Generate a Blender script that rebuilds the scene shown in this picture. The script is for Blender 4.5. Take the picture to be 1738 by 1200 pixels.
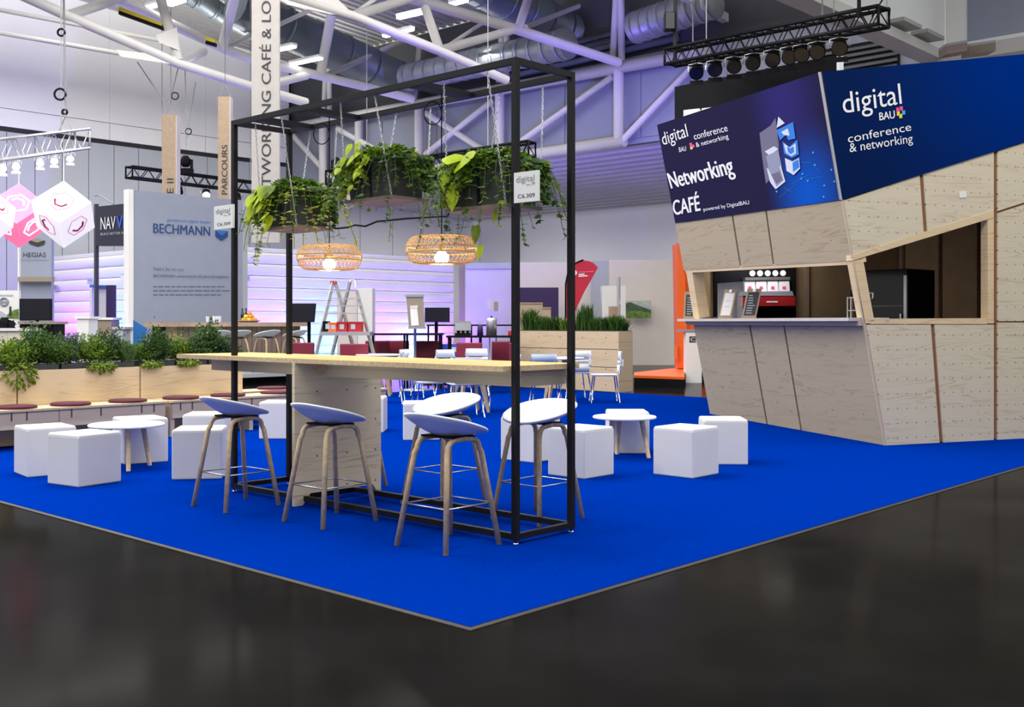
import bpy, math, random
from mathutils import Vector as V, Matrix
random.seed(7)
R = math.radians
for o in list(bpy.data.objects): bpy.data.objects.remove(o)
sc = bpy.context.scene
COL = sc.collection

# ------------------------------------------------------------------ camera
F, H, U0, V0 = 1842., 1.3, 869., 547.
TH = R(42.77)
FW = V((math.cos(TH), math.sin(TH), 0)); RT = V((math.sin(TH), -math.cos(TH), 0)); UP = V((0, 0, 1))
D0 = H*F/(1066-V0)
CAM = -(RT*((798-U0)/F*D0) + FW*D0); CAM.z = H
cam = bpy.data.cameras.new('camera'); co = bpy.data.objects.new('camera', cam); COL.objects.link(co)
co.location = CAM; co.rotation_euler = (R(90), 0, TH-R(90))
cam.sensor_fit = 'HORIZONTAL'; cam.sensor_width = 36; cam.lens = F/1738*36; cam.shift_y = -(600-V0)/1738
cam.clip_end = 300
sc.camera = co

# ------------------------------------------------------------------ world, exposure, hall lamps
w = bpy.data.worlds.new('hall_ambient'); sc.world = w; w.use_nodes = True
w.node_tree.nodes['Background'].inputs[0].default_value = (1, .985, .96, 1)
w.node_tree.nodes['Background'].inputs[1].default_value = .54
sc.view_settings.view_transform = 'Standard'; sc.view_settings.look = 'None'
sc.view_settings.exposure = 0.0; sc.view_settings.gamma = 1; sc.view_settings.use_curve_mapping = False

def lamp(name, kind, loc, power, color=(1, 1, 1), aim=None, **kw):
    l = bpy.data.lights.new(name, kind); l.energy = power; l.color = color
    for k, v in kw.items(): setattr(l, k, v)
    o = bpy.data.objects.new(name, l); COL.objects.link(o); o.location = loc
    if aim is not None: o.rotation_euler = (V(aim)-V(loc)).to_track_quat('-Z', 'Y').to_euler()
    return o
for x, pwr in ((-4, 440), (3, 450), (10, 300), (17, 150)):
    for y in (-2, 6.5, 10.5, 18.5, 26):
        lamp('hall_lamp', 'AREA', (x, y, 9.0), pwr, (1, .97, .93), shape='RECTANGLE', size=5.5, size_y=.35)
        lamp('hall_lamp_up', 'AREA', (x, y, 9.1), pwr*(1.3 if y > 20 else .7), (1, .97, .93), (x, y, 12), shape='RECTANGLE', size=5.5, size_y=.35)
for y in (10, 18, 26):
    lamp('annex_lamp', 'AREA', (26.5, y, 5.9), 230, (1, .98, .96), shape='RECTANGLE', size=3, size_y=.3)
lamp('violet_flood', 'SPOT', (15.5, 10.5, 4.5), 2000, (.24, .18, 1), (21.4, 17.5, 8.0), spot_size=R(75), spot_blend=.8, shadow_soft_size=.2)
lamp('violet_flood', 'SPOT', (9.5, 12, 5.0), 500, (.3, .2, 1), (15.5, 15, 9.0), spot_size=R(60), spot_blend=.8, shadow_soft_size=.2)
lamp('violet_flood', 'SPOT', (2.5, 24, 4.0), 450, (.36, .26, 1), (7.5, 31, 7.5), spot_size=R(70), spot_blend=.9, shadow_soft_size=.2)

# ------------------------------------------------------------------ pixel <-> place helpers (1738 x 1200 frame)
def ray(u, v): return RT*((u-U0)/F) + FW + UP*(-(v-V0)/F)
def P(u, v, D): return CAM + ray(u, v)*D
def G(u, v, z=0.): return CAM + ray(u, v)*((H-z)*F/(v-V0))
def PX(u, v, x): r = ray(u, v); return CAM + r*((x-CAM.x)/r.x)
def PY(u, v, y): r = ray(u, v); return CAM + r*((y-CAM.y)/r.y)
class Plane:
    def __init__(s, p, n):
        s.p = V(p); s.n = V(n).normalized()
        if s.n.dot(CAM-s.p) < 0: s.n = -s.n
    def hit(s, u, v, off=0.):
        r = ray(u, v); return CAM + r*((s.p+s.n*off-CAM).dot(s.n)/r.dot(s.n))

# ------------------------------------------------------------------ mesh builder
class MB:
    def __init__(s): s.v = []; s.f = []; s.sm = []; s.mi = []; s.cur = 0
    def add(s, vs, fs, smooth=False):
        b = len(s.v); s.v += [V(p) for p in vs]
        for f in fs: s.f.append([b+i for i in f]); s.sm.append(smooth); s.mi.append(s.cur)
        return s
    def hexa(s, a, b):          # a, b: 4-point loops, bottom and top
        return s.prism(a, b)
    def prism(s, a, b, smooth=False):
        n = len(a)
        c = sum((V(p) for p in list(a)+list(b)), V())/(2*n)
        fs = [list(range(n))[::-1], list(range(n, 2*n))] + [[i, (i+1) % n, n+(i+1) % n, n+i] for i in range(n)]
        # orientation
        ca = sum((V(p) for p in a), V())/n; cb = sum((V(p) for p in b), V())/n
        nn = V()
        for i in range(n): nn += (V(a[i])-ca).cross(V(a[(i+1) % n])-ca)
        if nn.dot(cb-ca) < 0: fs = [f[::-1] for f in fs]
        return s.add(list(a)+list(b), fs, smooth)
    def box(s, lo, hi):
        x0, y0, z0 = lo; x1, y1, z1 = hi
        return s.prism([(x0, y0, z0), (x1, y0, z0), (x1, y1, z0), (x0, y1, z0)], [(x0, y0, z1), (x1, y0, z1), (x1, y1, z1), (x0, y1, z1)])
    def cbox(s, c, size, ax=None, ay=None, az=None):
        c = V(c); ax = V(ax or (1, 0, 0)).normalized(); ay = V(ay or (0, 1, 0)).normalized(); az = V(az or (0, 0, 1)).normalized()
        X, Y, Z = ax*size[0]/2, ay*size[1]/2, az*size[2]/2
        return s.prism([c-X-Y-Z, c+X-Y-Z, c+X+Y-Z, c-X+Y-Z], [c-X-Y+Z, c+X-Y+Z, c+X+Y+Z, c-X+Y+Z])
    def rbox(s, lo, hi, r, seg=2):     # box with rounded vertical edges and softened top/bottom
        x0, y0, z0 = lo; x1, y1, z1 = hi
        rings = []
        def ring(ins, z):
            pts = []
            rr = max(r-ins, .001) if ins < r else .001
            for cx, cy, a0 in ((x1-r, y1-r, 0), (x0+r, y1-r, 90), (x0+r, y0+r, 180), (x1-r, y0+r, 270)):
                for k in range(seg+1):
                    a = R(a0+90*k/seg); pts.append((cx+rr*math.cos(a), cy+rr*math.sin(a), z))
            return pts
        for k in range(seg+1):
            a = R(90*k/seg); rings.append(ring(r*(1-math.sin(a)), z0+r*(1-math.cos(a))))
        for k in range(seg+1):
            a = R(90*(1-k/seg)); rings.append(ring(r*(1-math.sin(a)), z1-r*(1-math.cos(a))))
        n = len(rings[0]); b = []
        for q in rings: b += q
        fs = [list(range(n))[::-1], list(range((len(rings)-1)*n, len(rings)*n))]
        for i in range(len(rings)-1):
            for j in range(n): fs.append([i*n+j, i*n+(j+1) % n, (i+1)*n+(j+1) % n, (i+1)*n+j])
        return s.add(b, fs, False)
    def beam(s, a, b, w, h=None, up=(0, 0, 1)):
        a, b = V(a), V(b); d = (b-a).normalized(); h = h or w
        up = V(up)
        if abs(d.dot(up.normalized())) > .99: up = V((1, 0, 0))
        x = d.cross(up).normalized()*w/2; y = x.cross(d).normalized()*h/2
        return s.prism([a-x-y, a+x-y, a+x+y, a-x+y], [b-x-y, b+x-y, b+x+y, b-x+y])
    def tube(s, pts, r, n=8, closed=False, taper=None):
        pts = [V(p) for p in pts]; m = len(pts); ringsv = []
        ref = None
        for i, p in enumerate(pts):
            if closed: d = (pts[(i+1) % m]-pts[i-1])
            else: d = pts[min(i+1, m-1)]-pts[max(i-1, 0)]
            d.normalize()
            if ref is None:
                ref = V((0, 0, 1)) if abs(d.z) < .9 else V((1, 0, 0))
            x = d.cross(ref)
            if x.length < 1e-4: ref = V((0, 1, 0)); x = d.cross(ref)
            x.normalize(); y = x.cross(d).normalized(); ref = y
            rr = r if taper is None else taper[i]
            ringsv.append([p+x*rr*math.cos(2*math.pi*k/n)+y*rr*math.sin(2*math.pi*k/n) for k in range(n)])
        vs = [q for rg in ringsv for q in rg]; fs = []
        for i in range(m if closed else m-1):
            j = (i+1) % m
            for k in range(n): fs.append([i*n+k, j*n+k, j*n+(k+1) % n, i*n+(k+1) % n][::-1])
        s.add(vs, fs, True)
        if not closed:
            b = len(s.v)-len(vs)
            s.f += [[b+k for k in range(n)], [b+(m-1)*n+k for k in range(n)][::-1]]; s.sm += [False, False]; s.mi += [s.cur, s.cur]
        return s
    def lathe(s, prof, n=24, c=(0, 0, 0), cap=True, smooth=True):
        c = V(c); vs = []; fs = []
        for (r, z) in prof:
            for k in range(n): a = 2*math.pi*k/n; vs.append(c+V((r*math.cos(a), r*math.sin(a), z)))
        for i in range(len(prof)-1):
            for k in range(n): fs.append([i*n+k, i*n+(k+1) % n, (i+1)*n+(k+1) % n, (i+1)*n+k])
        s.add(vs, fs, smooth)
        if cap:
            b = len(s.v)-len(vs); m = len(prof)
            s.f += [[b+k for k in range(n)][::-1], [b+(m-1)*n+k for k in range(n)]]; s.sm += [False, False]; s.mi += [s.cur]*2
        return s
    def mesh(s, name, off=V()):
        me = bpy.data.meshes.new(name); me.from_pydata([tuple(p-off) for p in s.v], [], s.f)
        me.polygons.foreach_set('use_smooth', s.sm); me.polygons.foreach_set('material_index', s.mi); me.update()
        return me

# ------------------------------------------------------------------ materials (all procedural)
M = {}
def mat(name, col, rough=.5, metal=0., var=0., scale=4., emit=None, es=0., spec=None, bump=0., alpha=None):
    m = bpy.data.materials.new(name); m.use_nodes = True; nt = m.node_tree; b = nt.nodes['Principled BSDF']
    c = (*col, 1)
    b.inputs['Base Color'].default_value = c; b.inputs['Roughness'].default_value = rough; b.inputs['Metallic'].default_value = metal
    if spec is not None: b.inputs['Specular IOR Level'].default_value = spec
    if emit: b.inputs['Emission Color'].default_value = (*emit, 1); b.inputs['Emission Strength'].default_value = es
    if alpha is not None: b.inputs['Alpha'].default_value = alpha
    if var or bump:
        tc = nt.nodes.new('ShaderNodeTexCoord'); nz = nt.nodes.new('ShaderNodeTexNoise'); nz.inputs['Scale'].default_value = scale; nz.inputs['Detail'].default_value = 4
        geo = nt.nodes.new('ShaderNodeNewGeometry'); nt.links.new(geo.outputs['Position'], nz.inputs['Vector'])
        if var:
            mr = nt.nodes.new('ShaderNodeValToRGB'); e = mr.color_ramp.elements
            e[0].position = .3; e[1].position = .7
            e[0].color = (*[x*(1-var) for x in col], 1); e[1].color = (*[min(1, x*(1+var)) for x in col], 1)
            nt.links.new(nz.outputs['Fac'], mr.inputs['Fac']); nt.links.new(mr.outputs['Color'], b.inputs['Base Color'])
        if bump:
            bp = nt.nodes.new('ShaderNodeBump'); bp.inputs['Strength'].default_value = bump; bp.inputs['Distance'].default_value = .01
            nt.links.new(nz.outputs['Fac'], bp.inputs['Height']); nt.links.new(bp.outputs['Normal'], b.inputs['Normal'])
    M[name] = m; return m

def plywood(name, light, dark, across=(0, 0, 1), along=(1, 1, 0), dots=None, scale=1., strong=1.):
    """rotary-cut plywood: wavy cathedral grain varying along `across`, stretched along `along`; optional screw rows."""
    m = bpy.data.materials.new(name); m.use_nodes = True; nt = m.node_tree; b = nt.nodes['Principled BSDF']; N = nt.nodes.new; L = nt.links.new
    b.inputs['Roughness'].default_value = .6; b.inputs['Specular IOR Level'].default_value = .25
    geo = N('ShaderNodeNewGeometry')
    def dot(v):
        d = N('ShaderNodeVectorMath'); d.operation = 'DOT_PRODUCT'; d.inputs[1].default_value = v; L(geo.outputs['Position'], d.inputs[0]); return d.outputs['Value']
    ac, al = dot(tuple(across)), dot(tuple(V(along).normalized()))
    cb = N('ShaderNodeCombineXYZ'); L(al, cb.inputs[0]); L(ac, cb.inputs[1])
    mp = N('ShaderNodeMapping'); mp.inputs['Scale'].default_value = (.5*scale, 6.5*scale, 1); L(cb.outputs[0], mp.inputs['Vector'])
    n1 = N('ShaderNodeTexNoise'); n1.inputs['Scale'].default_value = 1.2; n1.inputs['Detail'].default_value = 3; n1.inputs['Distortion'].default_value = .8; L(mp.outputs[0], n1.inputs['Vector'])
    mul = N('ShaderNodeMath'); mul.operation = 'MULTIPLY'; mul.inputs[1].default_value = 9; L(n1.outputs['Fac'], mul.inputs[0])
    fr = N('ShaderNodeMath'); fr.operation = 'PINGPONG'; fr.inputs[1].default_value = .5; L(mul.outputs[0], fr.inputs[0])
    r1 = N('ShaderNodeValToRGB'); e = r1.color_ramp.elements; e[0].position = .0; e[0].color = (1, 1, 1, 1); e[1].position = .22; e[1].color = (0, 0, 0, 1); L(fr.outputs[0], r1.inputs['Fac'])
    n2 = N('ShaderNodeTexNoise'); n2.inputs['Scale'].default_value = 1.6; n2.inputs['Detail'].default_value = 5; L(mp.outputs[0], n2.inputs['Vector'])
    r2 = N('ShaderNodeValToRGB'); e = r2.color_ramp.elements; e[0].position = .42; e[0].color = (0, 0, 0, 1); e[1].position = .68; e[1].color = (1, 1, 1, 1); L(n2.outputs['Fac'], r2.inputs['Fac'])
    mm = N('ShaderNodeMath'); mm.operation = 'MULTIPLY'; L(r1.outputs['Color'], mm.inputs[0]); L(r2.outputs['Color'], mm.inputs[1])
    mp3 = N('ShaderNodeMapping'); mp3.inputs['Scale'].default_value = (2.5, 60, 1); L(cb.outputs[0], mp3.inputs['Vector'])
    n3 = N('ShaderNodeTexNoise'); n3.inputs['Scale'].default_value = 2; L(mp3.outputs[0], n3.inputs['Vector'])
    ad = N('ShaderNodeMath'); ad.operation = 'MULTIPLY_ADD'; ad.inputs[1].default_value = .35; L(n3.outputs['Fac'], ad.inputs[0]); 
    ms = N('ShaderNodeMath'); ms.operation = 'MULTIPLY'; ms.inputs[1].default_value = .75*strong; L(mm.outputs[0], ms.inputs[0]); L(ms.outputs[0], ad.inputs[2])
    sb = N('ShaderNodeMath'); sb.operation = 'SUBTRACT'; sb.inputs[1].default_value = .12; sb.use_clamp = True; L(ad.outputs[0], sb.inputs[0])
    mx = N('ShaderNodeMix'); mx.data_type = 'RGBA'; mx.inputs['A'].default_value = (*light, 1); mx.inputs['B'].default_value = (*dark, 1); L(sb.outputs[0], mx.inputs['Factor'])
    out = mx.outputs['Result']
    if dots:
        sx, sz, rad = dots
        def cell(src, sp):
            d = N('ShaderNodeMath'); d.operation = 'DIVIDE'; d.inputs[1].default_value = sp; L(src, d.inputs[0])
            f = N('ShaderNodeMath'); f.operation = 'FRACT'; L(d.outputs[0], f.inputs[0])
            g = N('ShaderNodeMath'); g.operation = 'SUBTRACT'; g.inputs[1].default_value = .5; L(f.outputs[0], g.inputs[0])
            h = N('ShaderNodeMath'); h.operation = 'MULTIPLY'; h.inputs[1].default_value = sp; L(g.outputs[0], h.inputs[0]); return h.outputs[0]
        c2 = N('ShaderNodeCombineXYZ'); L(cell(al, sx), c2.inputs[0]); L(cell(ac, sz), c2.inputs[1])
        ln = N('ShaderNodeVectorMath'); ln.operation = 'LENGTH'; L(c2.outputs[0], ln.inputs[0])
        lt = N('ShaderNodeMath'); lt.operation = 'LESS_THAN'; lt.inputs[1].default_value = rad; L(ln.outputs['Value'], lt.inputs[0])
        m2 = N('ShaderNodeMix'); m2.data_type = 'RGBA'; m2.inputs['B'].default_value = (.10, .07, .045, 1); L(lt.outputs[0], m2.inputs['Factor']); L(out, m2.inputs['A']); out = m2.outputs['Result']
    L(out, b.inputs['Base Color'])
    M[name] = m; return m

def glow_print(name, base, glow, centre, radius, extra=None):
    """printed banner artwork: flat ground colour with a soft printed glow."""
    m = bpy.data.materials.new(name); m.use_nodes = True; nt = m.node_tree; b = nt.nodes['Principled BSDF']; N = nt.nodes.new; L = nt.links.new
    b.inputs['Roughness'].default_value = .55; b.inputs['Specular IOR Level'].default_value = 0.
    geo = N('ShaderNodeNewGeometry'); col = None
    prev = (*base, 1); prevs = None
    for (g, c, r) in [(glow, centre, radius)] + (extra or []):
        d = N('ShaderNodeVectorMath'); d.operation = 'DISTANCE'; d.inputs[1].default_value = tuple(c); L(geo.outputs['Position'], d.inputs[0])
        mr = N('ShaderNodeMapRange'); mr.interpolation_type = 'SMOOTHSTEP'; mr.inputs['From Min'].default_value = 0; mr.inputs['From Max'].default_value = r; mr.inputs['To Min'].default_value = 1; mr.inputs['To Max'].default_value = 0; L(d.outputs['Value'], mr.inputs['Value'])
        mx = N('ShaderNodeMix'); mx.data_type = 'RGBA'; mx.inputs['B'].default_value = (*g, 1); L(mr.outputs[0], mx.inputs['Factor'])
        if prevs is None: mx.inputs['A'].default_value = prev
        else: L(prevs, mx.inputs['A'])
        prevs = mx.outputs['Result']
    L(prevs, b.inputs['Base Color']); M[name] = m; return m

mat('floor', (.011, .0105, .010), .12, var=.35, scale=.9); M['floor'].node_tree.nodes['Principled BSDF'].inputs['IOR'].default_value = 1.026
mat('carpet', (.0, .024, .275), .95, var=.10, scale=60, spec=.0, bump=.4)
mat('strip', (.028, .024, .02), .6, var=.1)
mat('white_wall', (.86, .865, .87), .7, var=.02, scale=.6)
mat('panel_wall', (.42, .45, .50), .6, var=.02, scale=.6)
mat('grey_wall', (.24, .26, .33), .7, var=.04, scale=.5)
mat('dark_gap', (.02, .02, .025), .7)
mat('deck', (.40, .40, .39), .45, .3, var=.05)
mat('annex_deck', (.62, .61, .62), .5, .1, var=.03)
mat('tube_white', (.58, .57, .55), .45, var=.03, scale=1)
mat('duct', (.15, .18, .21), .45, .4, var=.1, scale=1.5)
mat('duct_silver', (.30, .33, .33), .45, .5, var=.15, scale=2)
mat('pipe_dark', (.05, .055, .06), .5)
mat('lamp_tube', (1, 1, 1), .4, emit=(1, .97, .9), es=9)
mat('black_metal', (.010, .010, .013), .5, 0, var=.1, scale=20, spec=.18)
mat('black', (.006, .006, .008), .6, spec=.12)
mat('black_gloss', (.008, .008, .012), .12)
mat('alu', (.68, .69, .72), .3, .85, var=.05)
mat('chrome', (.72, .73, .75), .18, 1)
mat('steel_thin', (.55, .55, .55), .3, .9)
mat('white', (.84, .84, .84), .5, var=.015, scale=3)
mat('cube_white', (.74, .745, .74), .55, var=.015, scale=4)
mat('seat_white', (.77, .85, .93), .42, var=.01)
mat('chair_white', (.74, .80, .86), .4)
mat('chair_blue', (.36, .45, .62), .45)
mat('leg_oak', (.58, .44, .27), .55, var=.18, scale=30)
mat('leg_light', (.62, .46, .30), .55, var=.12, scale=30)
mat('leg_dark', (.20, .15, .12), .55, var=.15, scale=30)
mat('burgundy', (.085, .012, .03), .85, var=.2, scale=60, bump=.3)
mat('red', (.42, .012, .02), .55); mat('dark_red', (.20, .012, .035), .6)
mat('flag_red', (.50, .015, .045), .7, var=.06)
mat('orange', (.85, .13, .008), .55)
mat('orange_fruit', (.85, .30, .01), .45); mat('yellow_fruit', (.85, .60, .04), .45); mat('green_fruit', (.35, .5, .04), .45)
mat('pot', (.045, .05, .052), .6, var=.15, scale=15)
mat('soil', (.03, .02, .014), .9)
mat('rattan', (.80, .52, .25), .6, var=.12, scale=40)
mat('bulb', (1, 1, 1), .3, emit=(1, .86, .62), es=34)
mat('chain', (.62, .64, .66), .35, .6)
mat('sign_white', (.82, .85, .86), .5)
mat('ink', (.03, .035, .045), .6); mat('ink_white', (.88, .89, .92), .5); mat('ink_grey', (.28, .3, .36), .6)
mat('ink_mid', (.13, .16, .24), .6); mat('ink_light', (.45, .5, .6), .6); mat('navy', (.012, .055, .21), .5); mat('blue_print', (.02, .16, .50), .5); mat('ink_blue', (.05, .12, .75), .5)
mat('pink', (.85, .08, .30), .5); mat('cyan', (.05, .45, .75), .5); mat('yellow', (.85, .70, .05), .5)
mat('board_grey', (.30, .335, .44), .55, var=.02)
mat('navvis', (.010, .011, .026), .4)
mat('tent', (.78, .77, .84), .6)
mat('brown_wall', (.42, .30, .17), .7, var=.12, scale=3)
mat('bar_wood', (.20, .15, .125), .55, var=.12, scale=10)
mat('bar_top', (.40, .29, .21), .5, var=.1, scale=8)
mat('taupe', (.30, .25, .19), .6)
mat('cream', (.72, .66, .60), .6, var=.02)
mat('lilac', (.58, .53, .66), .6, var=.02)
mat('plank', (.38, .28, .19), .65, var=.1, scale=12)
mat('plank_pale', (.52, .49, .46), .65, var=.05, scale=12)
mat('screen', (.006, .006, .014), .25)
mat('cubeglow', (.8, .76, .78), .5, emit=(1, .93, .97), es=.65)
mat('cubepink', (.9, .25, .42), .5, emit=(1, .18, .36), es=.75)
mat('cubepeach', (.95, .6, .55), .5, emit=(1, .62, .58), es=.9)
mat('cube_line', (.95, .95, .95), .5, emit=(1, 1, 1), es=1.3)
mat('cube_ink', (.45, .05, .16), .5)
mat('picture_green', (.12, .22, .03), .6, var=.5, scale=9); mat('picture_sky', (.42, .47, .44), .6, var=.2, scale=5); mat('picture_hill', (.05, .09, .05), .6, var=.4, scale=8)
mat('cardboard', (.50, .40, .30), .8, var=.05); mat('purple_dark', (.03, .012, .09), .6)
mat('spot_led', (1, 1, 1), .4, emit=(1, .98, .95), es=4); mat('spot_warm', (1, 1, 1), .4, emit=(1, .7, .3), es=12)
mat('led_cyan', (.2, .7, 1), .4, emit=(.15, .7, 1), es=3); mat('led_violet', (.6, .2, 1), .4, emit=(.55, .15, 1), es=3)
mat('daylight_pane', (.8, .95, 1), .3, emit=(.78, .95, 1), es=1.1)
mat('glass', (.45, .46, .5), .08, alpha=.22, spec=.6); mat('clear', (.85, .88, .92), .05, alpha=.3)
mat('rope', (.22, .22, .24), .6); mat('yellow_black', (.65, .52, .02), .5)
def leafmat(name, c, var=.35, scale=25):
    m = mat(name, c, .55, var=var, scale=scale, spec=.3); nt = m.node_tree; b = nt.nodes['Principled BSDF']
    tr = nt.nodes.new('ShaderNodeBsdfTranslucent'); tr.inputs['Color'].default_value = (c[0]*1.3, c[1]*1.3, c[2], 1)
    mx = nt.nodes.new('ShaderNodeMixShader'); mx.inputs[0].default_value = .3
    nt.links.new(b.outputs[0], mx.inputs[1]); nt.links.new(tr.outputs[0], mx.inputs[2]); nt.links.new(mx.outputs[0], nt.nodes['Material Output'].inputs['Surface'])
leafmat('leaf_dark', (.028, .075, .02)); leafmat('leaf_mid', (.07, .15, .02)); leafmat('leaf_light', (.17, .26, .025)); leafmat('leaf_lime', (.42, .56, .012), .18, 18); leafmat('leaf_grey', (.06, .11, .055)); leafmat('leaf_varieg', (.38, .42, .08), .6, 60)
DRn = (G(1738, 745)-G(1503, 757)).normalized(); DLn = (G(1205, 703)-G(1503, 757)).normalized()
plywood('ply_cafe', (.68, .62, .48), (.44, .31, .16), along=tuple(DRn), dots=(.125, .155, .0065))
plywood('ply_cafe_l_shade', (.45, .385, .27), (.28, .19, .10), along=tuple(DLn), dots=(.6, .62, .008))  # shade of the overhanging left front put into a darker plywood colour
plywood('ply_bench', (.74, .59, .38), (.52, .30, .12), along=(1, 0, 0))
plywood('ply_apron', (.56, .46, .36), (.42, .30, .20), along=(1, 0, 0), strong=.5)
plywood('ply_leg', (.66, .58, .42), (.34, .23, .13), along=(1, 0, 0), dots=(.27, .23, .007))
plywood('ply_planter', (.62, .50, .33), (.45, .24, .10), along=(0, 1, 0), dots=(.55, .29, .011))
plywood('ply_top', (.78, .50, .23), (.66, .39, .16), across=(1, 0, 0), along=(0, 1, 0), strong=.4); M['ply_top'].node_tree.nodes['Principled BSDF'].inputs['Specular IOR Level'].default_value = .03
mat('ply_edge', (.55, .42, .26), .6, var=.2, scale=40)
mat('seam_red', (.26, .11, .05), .7); mat('seam_dark', (.10, .07, .05), .7)

# ------------------------------------------------------------------ objects
def tag(o, label=None, cat=None, group=None, kind=None):
    if label: o['label'] = label
    if cat: o['category'] = cat
    if group: o['group'] = group
    if kind: o['kind'] = kind
    return o
def thing(name, label, cat, loc=(0, 0, 0), rz=0., group=None, kind=None):
    o = bpy.data.objects.new(name, None); COL.objects.link(o); o.empty_display_size = .1
    o.location = V(loc); o.rotation_euler = (0, 0, rz)
    return tag(o, label, cat, group, kind)
def root_loc(o):
    while o.parent: o = o.parent
    return V(o.location)
def part(par, name, mb, m, local=False, label=None, kind=None):
    """a mesh of its own below its thing; mb is in world coordinates unless local"""
    off = V() if local else root_loc(par)
    me = mb.mesh(name, off)
    for k in (m if isinstance(m, (list, tuple)) else [m]): me.materials.append(M[k])
    o = bpy.data.objects.new(name, me); COL.objects.link(o); o.parent = par
    if label: o['label'] = label
    if kind: o['kind'] = kind
    return o
def single(name, label, cat, mb, m, org=None, group=None, kind=None):
    """a thing that is one mesh"""
    if org is None:
        xs = [p for p in mb.v]; org = V((sum(p.x for p in xs)/len(xs), sum(p.y for p in xs)/len(xs), min(p.z for p in xs)))
    org = V(org); me = mb.mesh(name, org)
    for k in (m if isinstance(m, (list, tuple)) else [m]): me.materials.append(M[k])
    o = bpy.data.objects.new(name, me); COL.objects.link(o); o.location = org
    return tag(o, label, cat, group, kind)
def share(par, name, me, mtx):
    o = bpy.data.objects.new(name, me); COL.objects.link(o); o.parent = par; o.matrix_local = mtx; return o
def dup(root, loc, rz=0., label=None, scale=None):
    r = root.copy(); COL.objects.link(r); r.location = V(loc); r.rotation_euler = (0, 0, rz)
    if scale: r.scale = scale
    if label: r['label'] = label
    for ch in [c for c in bpy.data.objects if c.parent == root]:
        c = ch.copy(); COL.objects.link(c); c.parent = r
        for g in [q for q in bpy.data.objects if q.parent == ch]:
            d = g.copy(); COL.objects.link(d); d.parent = c
    return r
def glyphs(body, spacing=1.):
    cu = bpy.data.curves.new('lettering', 'FONT'); cu.body = body; cu.space_character = spacing; cu.resolution_u = 4
    ob = bpy.data.objects.new('lettering', cu); COL.objects.link(ob)
    bpy.context.view_layer.update()
    me = bpy.data.meshes.new_from_object(ob.evaluated_get(bpy.context.evaluated_depsgraph_get()))
    vs = [v.co.copy() for v in me.vertices]; fs = [list(p.vertices) for p in me.polygons]
    bpy.data.objects.remove(ob); bpy.data.curves.remove(cu); bpy.data.meshes.remove(me)
    return vs, fs
def text3(par, body, O, X, Y, m, n, off=.004, spacing=1., bold=0.):
    """lettering whose ink box has its lower left corner at O and edges X, Y (world vectors)"""
    vs, fs = glyphs(body, spacing)
    x0 = min(v.x for v in vs); x1 = max(v.x for v in vs); y0 = min(v.y for v in vs); y1 = max(v.y for v in vs)
    mb = MB(); O = V(O)+V(n)*off
    shifts = [(0, 0)] if not bold else [(-bold, 0), (bold, 0), (0, bold), (0, -bold)]
    for i, (sx, sy) in enumerate(shifts):
        mb.add([O+X*((v.x-x0)/(x1-x0)+sx)+Y*((v.y-y0)/(y1-y0)+sy)+V(n)*(.0004*i) for v in vs], fs)
    return part(par, 'lettering', mb, m)
def text_on(par, body, pl, bl, br, tl, m, off=.004, spacing=1., bold=0.):
    O = pl.hit(*bl); return text3(par, body, O, pl.hit(*br)-O, pl.hit(*tl)-O, m, pl.n, off, spacing, bold)
def print_on(par, name, pl, pts, m, off=.003, label=None):
    mb = MB(); vs = [pl.hit(u, v, off) for u, v in pts]; mb.add(vs, [list(range(len(vs)))]); return part(par, name, mb, m, label=label)
def board_on(par, name, pl, pts, m, th=.03, off=0., label=None, kind=None):
    a = [pl.hit(u, v, off) for u, v in pts]; b = [p-pl.n*th for p in a]
    return part(par, name, MB().prism(b, a), m, label=label, kind=kind)
def struct(name, mb, m, label=None):
    me = mb.mesh(name)
    for k in (m if isinstance(m, (list, tuple)) else [m]): me.materials.append(M[k])
    o = bpy.data.objects.new(name, me); COL.objects.link(o); o['kind'] = 'structure'
    if label: o['label'] = label
    return o

# ================================================================== SETTING
CZ = .006
struct('floor', MB().box((-14, -14, -.2), (36, 34, 0)), 'floor')
carpet = single('carpet', 'large bright blue carpet laid over the dark hall floor', 'carpet', MB().box((0, 0, 0), (12.72, 12, CZ)), 'carpet', org=(0, 0, 0))
part(carpet, 'edge_strip', MB().box((-.035, -.035, 0), (12.72, 0, .004)), 'strip', label='dark tape along the carpet edge')
part(carpet, 'edge_strip', MB().box((-.035, 0, 0), (0, 12, .004)), 'strip', label='dark tape along the carpet edge')

XB, XE, YL = 21.4, 31.8, 31.2
# left wall with separate cladding panels
wl = struct('wall_left', MB().box((-2, YL, 0), (XE, YL+.25, 12.4)), 'dark_gap')
pw = .88
for i in range(24):
    x = XB-.02-(i+1)*pw
    part(wl, 'panel', MB().box((x+.012, YL-.05, .05), (x+pw-.012, YL, 7.22)), 'panel_wall')
for i in range(6):
    x = XB-.02-(i+1)*3.6
    part(wl, 'panel', MB().box((x+.01, YL-.06, 7.38), (x+3.59, YL, 7.93)), 'white_wall')
    part(wl, 'panel', MB().box((x+.004, YL-.06, 7.95), (x+3.596, YL, 12.3)), 'white_wall')
for i in range(6): part(wl, 'panel', MB().box((XB+.02+i*1.73, YL-.05, .05), (XB+.02+i*1.73+1.7, YL, 6.3)), 'white_wall')
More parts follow.
